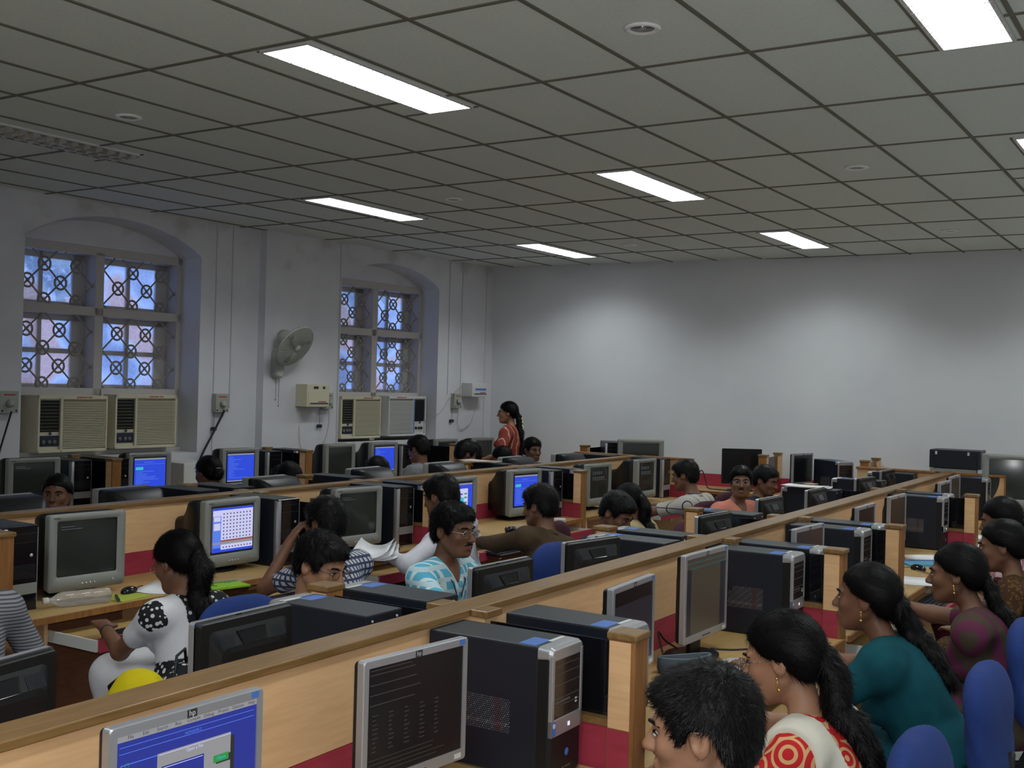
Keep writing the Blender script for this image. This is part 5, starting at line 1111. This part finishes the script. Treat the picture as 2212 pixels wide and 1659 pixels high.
# right row
r, g = person('young man with short black hair, lowest head in the photo, looking left', (-.935, 2.25, 1.105), 178, .20, 12, -8, 'm', 2, .0065, ((-1.42, 2.02, .80), (-1.40, 2.35, .80)), C_grey, .6, hs=1.12)
r, g = person('woman in a red ring-printed dress with a cream shawl and glasses', (-1.02, 3.01, 1.10), 176, .27, 6, -14, 'f', 2, .007, ((-1.25, 2.83, .80), (-1.42, 3.35, .80)), C_red, .55, 'pony', low=C_red, glasses='thin', extra=(('tail', .27), ('side', .02)), hs=1.08)
drape(r, g, 'shawl', C_offw, .026, lambda a, b, c: np.maximum(np.maximum(.078-np.abs(a)-.10*np.clip(c-.38, 0, 1), np.abs(a)-.178), -.02-c+0*a))
earring(r, g, -1); earring(r, g, 1)
r, g = person('woman in a plain teal sari with a long dark ponytail, facing left', (-1.09, 4.12, 1.095), 176, .30, 4, -2, 'f', 1, .008, ((-1.42, 3.95, .80), (-1.45, 4.4, .80)), C_teal, .35, 'pony', low=C_teal, extra=(('tail', .30), ('side', .05)), hs=1.08)
drape(r, g, 'sari_drape', C_teal, .026, lambda a, b, c: np.maximum(.02-c+a*.1, -1+0*a), arms=.45); neck_cord(r, g, M_cord); earring(r, g, -1)
r, g = person('woman in a plum and olive sari with a neck cord, right hand at her mouth', (-.94, 4.93, 1.095), 178, .24, 2, -6, 'f', 1, .008, ((-1.14, 5.02, .83), (-1.40, 5.32, .88)), C_plum, .55, 'braid', low=C_plum, extra=(('tail', .36), ('side', .03)), hs=1.08, poles=((-.5, -.9, -.6), None))
drape(r, g, 'sari_drape', C_plum, .022, lambda a, b, c: np.maximum(-.05-c+a*.0, -1+0*a)); neck_cord(r, g, M_cord); earring(r, g, -1)
r, g = person('woman in a brown and gold patterned sari at the right edge', (-.91, 5.84, 1.116), 178, .20, 4, -10, 'f', 1, .010, (None, None), C_gold, .5, 'braid', low=C_gold, extra=(('tail', .40), ('side', .04)), hs=1.08)
drape(r, g, 'sari_drape', C_gold, .022, lambda a, b, c: -.05-c+a*0, arms=.4)
r, g = person('woman bending her head low with a rose and white shawl, right edge', (-1.10, 7.0, 1.125), 178, .18, 4, -16, 'f', 1, .010, (None, None), C_mar, .5, 'braid', low=C_mar, extra=(('tail', .4), ('side', .05)), hs=1.1)
drape(r, g, 'shawl', C_rose, .022, lambda a, b, c: np.maximum(.05-np.abs(a), -.05-c), arms=.3)
# between the partitions, facing right
r, g = person('man in a blue and white patchwork shirt with moustache and rimless glasses', (-3.16, 4.45, 1.118), 2, .12, -6, -4, 'm', 1, .007, ((-2.75, 4.65, .80), (-2.75, 4.25, .78)), C_cyan, .6, glasses='thin', beard=True, hs=1.1)
b = MB(); T = g['T']; b.tube([T(.70, .02, .135), T(.86, -.05, .10), T(.97, -.062, .02), T(1.0, 0, -.066), T(.97, .062, .02), T(.86, .06, .10), T(.70, .05, .135)], .0035, 5); b.build('neck_cord', M_mask, r, True)
r, g = person('young man with glasses and thick hair looking down to the right', (-2.92, 3.24, 1.122), 0, .16, 6, -18, 'm', 2, .0065, (None, None), C_grey, .6, glasses='dark', hs=1.0)
r, g = person('dark-haired man bowing his head behind the towers, middle of the photo', (-3.14, 6.14, 1.062), -4, .22, 0, -30, 'm', 1, .009, (None, None), C_dark, .6, hs=1.05)
r, g = person('man in a salmon pink shirt with glasses looking at the camera', (-3.10, 8.10, 1.138), -20, .04, -48, 2, 'm', 1, .009, (None, None), C_pink, .6, glasses='thin', beard=True, hs=1.02)
r, g = person('man in profile behind the man in the salmon pink shirt', (-3.25, 9.05, 1.085), -5, .10, 0, -14, 'm', 1, .010, (None, None), C_dark, .6, hs=1.02)
# between the partitions, facing left
r, g = person('girl with a bun and white shawl typing at the tube monitor', (-3.74, 3.25, 1.045), 176, .14, 6, -22, 'f', 1, .007, ((-4.13, 3.20, .715), (-4.18, 3.62, .72)), C_bw, .22, 'pony', low=C_white2, glasses='thin', extra=(('tail', .20), ('side', .0)), hs=1.08, poles=((-.4, -.2, -1), None))
drape(r, g, 'shawl', C_white2, .012, lambda a, b, c: np.maximum(np.maximum(a+.055, -(a+.36)), .12-c), arms=.5)
b = MB(); L0 = g['Sh'][-1]; d = unit(L0[2]-L0[1]); b.tube([L0[2]-d*.03, L0[2]-d*.022], .030, 14); b.build('bracelet', M_cord, r, True)
r, g = person('man in a navy checked shirt with his hand at his chin', (-3.82, 4.26, 1.108), 176, .16, 0, -14, 'm', 1, .008, ((-3.97, 4.16, 1.00), (-4.2, 4.55, .80)), C_chk, .62, hs=1.08, poles=((-.5, 1.0, -1.1), None))
r, g = person('man in a white shirt holding a sheaf of papers', (-4.04, 5.54, 1.136), 178, .14, 0, -14, 'm', 1, .009, ((-4.18, 5.18, .82), (-4.30, 5.85, .80)), C_white, 1.55, hs=1.1, lean=.12, poles=((-1, -.1, -.3), (1.3, -.1, -.4)))
r, g = person('man in a brown long-sleeved shirt seated on a blue chair', (-3.46, 5.75, 1.11), 172, .20, 4, -10, 'm', 1, .008, ((-3.98, 5.78, .84), (-4.0, 6.1, .82)), C_brown, 1.75, hs=1.05, lean=-.12)
r, g = person('man in a cream shirt with dark lines leaning his arms on the desk', (-3.68, 8.37, 1.137), 176, .26, 6, -12, 'm', 1, .009, ((-4.22, 8.12, .80), (-4.25, 8.62, .82)), C_strp, .75, hs=1.02)
b = MB(); L0 = g['Sh'][-1]; d = unit(L0[2]-L0[1]); b.tube([L0[2]-d*.035, L0[2]-d*.015], .029, 14); b.build('wrist_watch', M_gold, r, True)
r, g = person('person with black hair in a pale yellow shawl behind the bowing man', (-3.44, 6.88, 1.06), 178, .15, 0, -22, 'f', 1, .010, (None, None), C_blk, .6, 'pony', low=C_blk, extra=(('tail', .2),))
drape(r, g, 'shawl', C_ylw, .024, lambda a, b, c: np.maximum(.03-np.abs(a), .1-c), arms=.4)
r, g = person('person in a grey pinstripe shirt at the left edge, only the back showing', (-4.22, 2.54, 1.10), 165, .22, 0, -20, 'm', 1, .010, (None, None), C_gstr, .8)
# window side
r, g = person('smiling girl looking out from behind a monitor back at the far left', (-6.30, 4.48, 1.055), -10, .06, -38, 0, 'f', 1, .009, (None, None), C_blk, .5, 'bun', low=C_blk, hs=1.1)
r, g = person('person with black hair and a shiny hair clip below the first blue monitor', (-6.63, 6.04, 1.09), 178, .06, 0, -14, 'f', 1, .010, (None, None), C_blk, .5, 'bun', low=C_blk, hs=1.1)
b = MB(); b.tube([(-.03, -.125, .01), (0, -.132, .012), (.03, -.125, .01)], .003, 5); o = b.build('hair_clip', M_metal, r, True); o.matrix_local = g['MH']
r, g = person('dark-haired person bending forward left of the wooden divider', (-6.24, 6.52, 1.035), -4, .28, 0, -42, 'f', 1, .010, (None, None), C_blk, .5, 'bun', low=C_blk, hs=1.15)
r, g = person('dark-haired person bending forward before the third blue monitor', (-6.12, 7.47, 1.055), -4, .24, 0, -36, 'f', 1, .010, (None, None), C_blk, .5, 'bun', low=C_blk, hs=1.1)
r, g = person('tall-haired man in a pale shirt, leftmost of the far group', (-6.95, 9.12, 1.15), 178, .08, 0, -16, 'm', 1, .010, (None, None), C_grey, .6, hs=1.12)
r, g = person('dark-haired man of the far group turning his face to the right', (-6.62, 9.50, 1.10), 120, .06, -60, -20, 'm', 1, .010, (None, None), C_dark, .6, hs=1.12)
r, g = person('dark-haired head in the far group, third from its left', (-6.62, 9.62, 1.085), 150, .02, 0, -16, 'm', 1, .011, (None, None), C_dark, .6, hs=1.1) if False else (None, None)
r, g = person('dark-haired head of the far group nearest the red sari', (-6.86, 9.94, 1.06), 178, .06, 0, -16, 'm', 1, .011, (None, None), C_dark, .6, hs=1.1)
r, g = person('dark-haired person just in front of the woman in the red sari', (-6.22, 9.56, 1.075), 178, .06, 0, -16, 'f', 1, .011, (None, None), C_blk, .6, 'bun', low=C_blk, hs=1.1)
r, g = person('curly-haired man looking right beside the woman in the red sari', (-6.27, 10.24, 1.14), -10, .05, -14, -6, 'm', 1, .009, (None, None), C_dark, .6, hs=1.05)
r, g = person('standing woman in a brick red sari with pale stripes, hair in a long plait', (-6.83, 10.60, 1.515), 190, .02, 16, -4, 'f', 2, .008, ((-6.95, 10.25, .98), (-7.05, 10.75, .98)), C_sari, .55, 'braid', low=C_sari, extra=(('tail', .42), ('side', .02)), stand=True, glasses='thin', hs=1.08)
drape(r, g, 'sari_drape', C_sari, .028, lambda a, b, c: .06-c+a*0, arms=.62)
b = MB(); rnd = random.Random(2)
for i in range(16): b.sphere((.012*rnd.uniform(-1, 1), -.150-.012*rnd.random(), -.06-.011*i*.8), .010, 7, 5)
o = b.build('jasmine_flowers', mat('jasmine_white', (0.7, 0.7, 0.5), 0.8), r, True); o.matrix_local = g['MH']

# ------------------------------------------------------------------ chairs in place
for x, y, yaw, l, k in [(-.80, 2.15, 178, 'blue office chair of the young man at the bottom edge', 'blue'), (-.90, 3.0, 178, 'blue office chair behind the woman with the cream shawl', 'blue'), (-.89, 3.90, 178, 'blue office chair behind the woman in teal', 'blue'),
        (-.90, 4.78, 178, 'blue office chair behind the woman in the plum sari', 'blue'), (-.90, 5.70, 178, 'blue office chair behind the woman in brown and gold', 'blue'), (-.88, 7.0, 178, 'blue office chair of the woman with the rose shawl', 'blue'), (-.95, 9.2, 178, 'blue office chair near the far right, empty', 'blue'),
        (-3.52, 3.17, 178, 'blue office chair of the girl with the white shawl', 'blue'), (-3.66, 4.26, 178, 'stool of the man in the checked shirt', 'stool'), (-3.88, 5.54, 178, 'stool of the man in the white shirt', 'stool'), (-3.36, 5.36, 176, 'blue office chair with its back to the camera behind the brown shirt', 'blue'),
        (-3.28, 4.44, 2, 'stool of the man in the patchwork shirt', 'stool'), (-3.08, 3.24, 0, 'stool of the young man with glasses', 'stool'), (-3.38, 6.16, -4, 'maroon office chair of the bowing man', 'maroon'), (-3.16, 8.13, -20, 'maroon office chair of the man in the salmon shirt', 'maroon'),
        (-3.35, 9.05, -5, 'maroon office chair of the man in profile', 'maroon'), (-3.42, 8.36, 176, 'maroon office chair behind the cream shirt', 'maroon'), (-3.25, 6.92, 178, 'maroon office chair behind the wooden post, middle', 'maroon'), (-3.98, 2.48, 165, 'stool at the left edge under the pinstripe shirt', 'stool'),
        (-6.36, 4.50, -10, 'office chair of the smiling girl', 'blue'), (-6.55, 6.04, 178, 'office chair below the first blue monitor', 'blue'), (-6.52, 6.54, -4, 'office chair left of the wooden divider', 'blue'), (-6.36, 7.48, -4, 'office chair before the third blue monitor', 'blue'),
        (-6.86, 9.12, 178, 'office chair, leftmost of the far group', 'blue'), (-6.82, 9.94, 178, 'office chair of the far group nearest the sari', 'blue'), (-6.16, 9.56, 178, 'office chair in front of the woman in the red sari', 'blue'), (-6.33, 10.25, -10, 'office chair of the curly-haired man', 'blue'), (-6.60, 9.44, 120, 'office chair of the man turning right', 'blue')]:
    chair(x, y, yaw, l, k)

# ------------------------------------------------------------------ small things on the desks
def pts_box(name, label, cat, c, size, rz, m, group=None, bev=.001):
    b = MB(); a, d, h = size; b.box(-a/2, a/2, -d/2, d/2, 0, h); o = b.build(name, m, None, bevel=bev); o.location = c; o.rotation_euler = (0, 0, rz); return tag(o, label, cat, group)
def sheet(label, c, w, l, rz, curl=.01, m=None, name='paper_sheet', cat='paper', group='loose papers', tilt=0):
    b = MB(); n = 8; vs = []
    for i in range(n+1):
        u = i/n-.5; z = curl*(abs(u)*2)**2.2
        for j in (0, 1):
            for t_ in (0, .0012): vs.append((u*w, (j-.5)*l, z+t_+tilt*(j-.5)))
    fs = []
    for i in range(n): a = i*4; fs += [(a, a+4, a+6, a+2), (a+1, a+3, a+7, a+5), (a, a+1, a+5, a+4), (a+2, a+6, a+7, a+3)]
    fs += [(0, 2, 3, 1), (n*4, n*4+1, n*4+3, n*4+2)]
    b.add(vs, fs); o = b.build(name, m or M_white, None, True); o.location = c; o.rotation_euler = (0, 0, rz); return tag(o, label, cat, group)
MS = {}
def mouse(x, y, z, rz, label, led=False):
    if led in MS: return dup(MS[led], (x, y, z), rz, label, 'black mice')
    r = thing('computer_mouse', label, 'mouse', (x, y, z), rz, 'black mice'); MS[led] = r
    b = MB(); b.sphere((0, 0, .010), (.058, .032, .026), 16, 10); b.build('shell', M_blackg, r, True)
    if led: b = MB(); b.sphere((-.02, -.026, .010), (.014, .008, .008), 10, 6); b.build('red_light', E_led, r, True)
    b = MB(); b.tube([(.05, 0, .01), (.10, .01, .003), (.15, .05, .003), (.20, .05, .003)], .002, 5); b.build('cord', M_cord, r, True); return r
KB = []
def keyboard(x, y, z, rz, label):
    if KB: return dup(KB[0], (x, y, z), rz, label, 'black keyboards')
    r = thing('keyboard', label, 'keyboard', (x, y, z), rz, 'black keyboards'); KB.append(r)
    b = MB(); b.add([(-.075, -.22, 0), (.075, -.22, 0), (.075, .22, 0), (-.075, .22, 0), (-.075, -.22, .024), (.075, -.22, .012), (.075, .22, .012), (-.075, .22, .024)], [(0, 3, 2, 1), (4, 5, 6, 7), (0, 1, 5, 4), (1, 2, 6, 5), (2, 3, 7, 6), (3, 0, 4, 7)]); b.build('case', M_black, r, bevel=.003)
    b = MB()
    for i in range(5):
        for j in range(19): xx = -.055+i*.024; yy = -.205+j*.0222; zz = .021-(xx+.055)*.08; b.box(xx-.009, xx+.009, yy-.009, yy+.009, zz, zz+.007)
    b.build('keys', M_case, r); return r
# bottle
r = thing('plastic_bottle', 'clear plastic bottle lying in front of the nearest tube monitor', 'bottle', (-4.50, 3.345, Z+.036), math.radians(75))
b = MB(); b.lathe([(.012, -.155), (.013, -.135), (.030, -.105), (.035, -.085), (.035, -.03), (.033, -.025), (.035, -.02), (.035, .05), (.033, .055), (.035, .06), (.034, .13), (.022, .140), (0, .140)], axis='x', n=24); b.build('shell', mat('clear_plastic', (0.85, 0.85, 0.85), 0.08, trans=0.75, alpha=0.75), r, True)
b = MB(); b.lathe([(0, -.175), (.016, -.174), (.016, -.150), (.012, -.150)], axis='x', n=16); b.build('cap', M_wplas, r, True)
mouse(-4.565, 3.67, Z, 1.9, 'black mouse on the lime pad beside the bottle'); pts_box('mouse_pad', 'lime green pad beside the plastic bottle', 'mouse pad', (-4.50, 3.60, Z), (.16, .20, .004), .1, mat('lime_green_card', (0.42, 0.50, 0.06), .6))
pts_box('pen', 'pen lying on the lime pad', 'pen', (-4.475, 3.53, Z+.005), (.012, .13, .010), 1.0, M_dprint)
sheet('white sheets curling next to the black mouse, before the girl typing', (-4.53, 3.87, Z), .22, .30, .5, .012)
o = pts_box('exercise_book', 'green exercise book with a drawing, under the icon page monitor', 'book', (-4.36, 4.10, Z), (.16, .22, .010), -.25, cells('green_printed_cover', (0.26, 0.48, 0.03), (0.04, 0.20, 0.03), 16, .2, .32))
b = MB(); b.box(-.080, -.045, -.11, .11, .0101, .0106); b.build('dark_green_band', mat('dark_green_print', (0.03, 0.22, 0.05), .6), o)
keyboard(-4.14, 3.46, .657, .03, 'black keyboard on the pulled-out tray under the girl\'s hands'); keyboard(-4.17, 4.36, .657, 0, 'black keyboard on the tray of the man in the checked shirt'); keyboard(-1.37, 6.68, .657, 0, 'black keyboard on the tray by the plum sari')
keyboard(-4.22, 6.62, .657, 0, 'black keyboard on the tray of the man in the brown shirt')
for i in range(3): sheet(['uppermost sheet held by the man in white', 'middle sheet held by the man in white', 'lowest sheet held by the man in white'][i], (-4.19+.012*i, 5.10+.02*i, .835-.008*i), .20, .32, .55+.05*i, .045-.01*i, tilt=.03)
mouse(-4.46, 5.62, Z, 1.7, 'black mouse right of the held papers'); mouse(-4.42, 6.40, Z, 1.7, 'black mouse below the dialog monitor')
sheet('white sheets before the man in the brown shirt', (-4.22, 5.98, Z+.02), .26, .30, .2, .02)
r = thing('folding_umbrella', 'black and white folded umbrella lying behind the brown shirt', 'umbrella', (-4.34, 7.0, Z+.026), 1.25)
b = MB(); b.lathe([(0, -.17), (.024, -.165), (.026, -.10), (.018, -.09)], axis='x', n=14); b.build('handle', M_blackg, r, True)
b = MB(); b.lathe([(.018, -.09), (.024, -.08), (.020, .16), (0, .17)], axis='x', n=14); b.build('canopy', M_crt, r, True)
r = thing('adapter_box', 'small white box with a dark lead near the tower behind the brown shirt', 'adapter', (-4.46, 7.72, Z), .3); b = MB(); b.box(-.05, .05, -.035, .035, 0, .03); b.build('case', M_wplas, r, bevel=.004); b = MB(); b.tube([(.0, .035, .015), (-.04, .09, .01), (-.02, .16, .01)], .006, 6); b.build('lead', M_cord, r)
# right row
r = thing('pencil_pouch', 'slate grey pencil pouch beside the second tower', 'pouch', (-1.74, 4.0, Z), math.radians(55))
b = MB(); n = 20
def ov(a, c, z, k): return [(a*math.cos(2*PI*i/n)*(1+.08*math.cos(4*PI*i/n)), c*math.sin(2*PI*i/n), z+k*math.cos(4*PI*i/n)) for i in range(n)]
b.loft([ov(.105, .038, 0, 0), ov(.112, .046, .02, 0), ov(.110, .042, .055, .003), ov(.100, .032, .058, .003), ov(.095, .028, .040, .003)]); b.build('body', mat('slate_cloth', (0.035, 0.05, 0.065), .7), r, True)
b = MB(); P = [Vector(p) for p in ov(.107, .038, .0575, .003)]; b.tube(P+[P[0]], .003, 5); b.build('piping', mat('pale_slate_piping', (0.12, 0.18, 0.21), .6), r, True)
r = thing('open_book', 'open white book in front of the large flat monitor', 'book', (-1.56, 4.10, Z), math.radians(-22))
for s in (-1, 1):
    b = MB(); n = 10; vs = []
    for i in range(n+1):
        u = i/n; z = .006+.022*math.sin(PI*min(1, u*1.0))**.8*(1-u*.5)
        for j in (-1, 1): vs += [(j*.125, s*u*.175, z), (j*.125, s*u*.175, 0.001)]
    fs = []
    for i in range(n): a = i*4; fs += [(a, a+2, a+6, a+4), (a, a+4, a+5, a+1), (a+2, a+3, a+7, a+6)]
    fs.append((n*4, n*4+2, n*4+3, n*4+1)); b.add(vs, fs); b.build('page_block', M_white, r, True)
b = MB()
for i in range(7): b.box(-.06+i*.012, -.054+i*.012, .04, .11, .0272-.0001*i, .0276)
b.build('pink_writing', mat('pink_ink', (0.60, 0.30, 0.42), .7), r)
pts_box('magazine', 'orange and white magazine under the open book', 'magazine', (-1.44, 3.80, Z), (.17, .22, .008), .3, cells('orange_printed_cover', (0.55, 0.10, 0.05), (0.6, 0.45, 0.3), 9, .2, .35))
pts_box('printed_card', 'small pale printed card at the desk edge by the cream shawl', 'card', (-1.415, 3.55, Z), (.08, .11, .003), .2, cells('pale_printed_card', (0.55, 0.60, 0.50), (0.2, 0.3, 0.2), 40, .15, .3))
cable('power_cable', [(-1.83, 4.0, .80), (-1.90, 4.1, .86), (-1.92, 4.22, .80), (-1.86, 4.27, Z+.004)], .004, M_cord, 'thin black cable looping behind the large flat monitor')
cable('power_cable', [(-1.80, 4.40, Z+.004), (-1.72, 4.44, Z+.004), (-1.66, 4.50, Z+.004), (-1.60, 4.46, Z+.004), (-1.62, 4.36, Z+.004), (-1.52, 4.34, Z+.004), (-1.46, 4.40, Z+.004)], .004, M_cord, 'black cable snaking over the desk in front of the large flat monitor')
mouse(-1.60, 7.22, Z, 2.6, 'black mouse glowing red on the right row desk', True)
o = pts_box('exercise_book', 'blue exercise book behind the glowing mouse', 'book', (-1.63, 7.50, Z), (.20, .28, .012), -.9, mat('sky_blue_cover', (0.10, 0.35, 0.52), .6)); b = MB(); b.box(-.10, -.06, -.14, .14, .0121, .0126); b.build('red_blue_band', mat('blue_red_print', (0.10, 0.06, 0.30), .6), o)
sheet('white sheet behind the blue exercise book', (-1.66, 7.80, Z), .22, .30, -.8, .006); sheet('white sheet near the raised arm in the plum sari', (-1.52, 6.78, Z), .21, .30, .2, .004)
pts_box('pen', 'pen beside the glowing mouse', 'pen', (-1.55, 7.13, Z), (.010, .13, .009), .9, M_metal)
sheet('white sheet on the far desk at the right edge', (-1.62, 9.25, Z), .2, .28, .1, .01); sheet('thick wad of white sheets at the far right desk', (-1.52, 8.75, Z), .2, .3, .4, .03); sheet('white sheet half hidden by the teal sari', (-1.45, 5.1+.25, Z), .2, .28, 0, .004)
# papers lying on towers
for i in range(3): sheet(['topmost white sheet on the tower past the third left post', 'second white sheet on the tower past the third left post', 'lowest white sheet on the tower past the third left post'][i], (-2.66+.02*i, 8.25+.015*i, 1.1325-.004*i), .30, .20, .1*i, .004)
for i in range(3): sheet(['pinkish top sheet of the papers near the far group', 'second sheet of the papers near the far group', 'bottom sheet of the papers near the far group'][i], (-5.60+.02*i, 8.24, 1.149-.004*i), .30, .21, .12*i, .004, mat('old_paper', (0.62, 0.52, 0.44), .8))
# white box behind the first blue wall monitor
r = thing('power_backup_unit', 'white box with a dark band at the wall, right of the first blue monitor', 'power unit', (-7.50, 6.60, ZW), -.03)
b = MB(); b.box(-.16, .14, -.15, .15, 0, .30); b.build('case', M_wplas, r, bevel=.006); b = MB(); b.box(.14, .145, -.14, .14, .06, .115); p = b.build('dark_band', M_dprint, r); b = MB(); b.box(.145, .147, .08, .115, .07, .105); b.build('white_mark', M_wplas, p)
# yellow bag
r = thing('cloth_bundle', 'bright yellow round bag showing above the partition at the lower left', 'bundle', (-3.19, 2.62, .470), .3)  # round cloth form put in place of what looked like a yellow-clad shoulder
F = Field(); F.ell((0, 0, .16), (.13, .11, .175), None, .02); F.ell((0, 0, .04), (.10, .09, .04), None, .04); F.build('body', cloth('bright_yellow_cloth', (0.62, 0.50, 0.01), .85), r, .01, (.004, 40))
b = MB(); b.ring((0, 0, .20), .112, .003, 'z', 28); b.build('seam', mat('dark_yellow_seam', (0.35, 0.27, 0.01), .8), r, True)
chair(-3.19, 2.62, 0, 'stool carrying the yellow bag', 'stool'); 
r = thing('heap', 'fuzzy black handbag behind the blue chair of the girl typing', 'bundle', (-3.36, 2.95, .455), .6)  # fuzzy form put in place of black hair ends and dress
F = Field(); F.ell((0, 0, .12), (.10, .16, .12), None, .02); F.ell((0, .05, .2), (.06, .07, .07), None, .05); F.build('body', C_bw, r, .012, (.005, 60))
b = MB(); b.tube([(0, -.10, .2), (0, -.06, .32), (0, .06, .32), (0, .10, .2)], .006, 6); b.build('handle', M_cord, r, True)
cable('power_cable', [(-4.78, 12.0*.93, .83), (-4.7, 11.05, .95), (-4.64, 11.0, .98), (-4.6, 11.0, .88), (-4.55, 10.95, .81), (-4.4, 10.9, .806), (-4.2, 10.88, .806)], .006, M_cord, 'black cable looped up on the back row desk left of the black monitor')
for x, y, z0, l in ((-1.97, 6.15, 1.05, 'dark monitor lead with a pale plug behind the third divider'), (-2.02, 8.35, 1.05, 'dark monitor lead rising beside the tower near the fourth divider')):
    cable('power_cable', [(x+.12, y+.05, z0+.03), (x+.06, y-.02, z0+.03), (x+.03, y-.08, z0-.05), (x+.03, y-.10, z0-.2), (x+.03, y-.1, .78)], .007, M_cord, l)
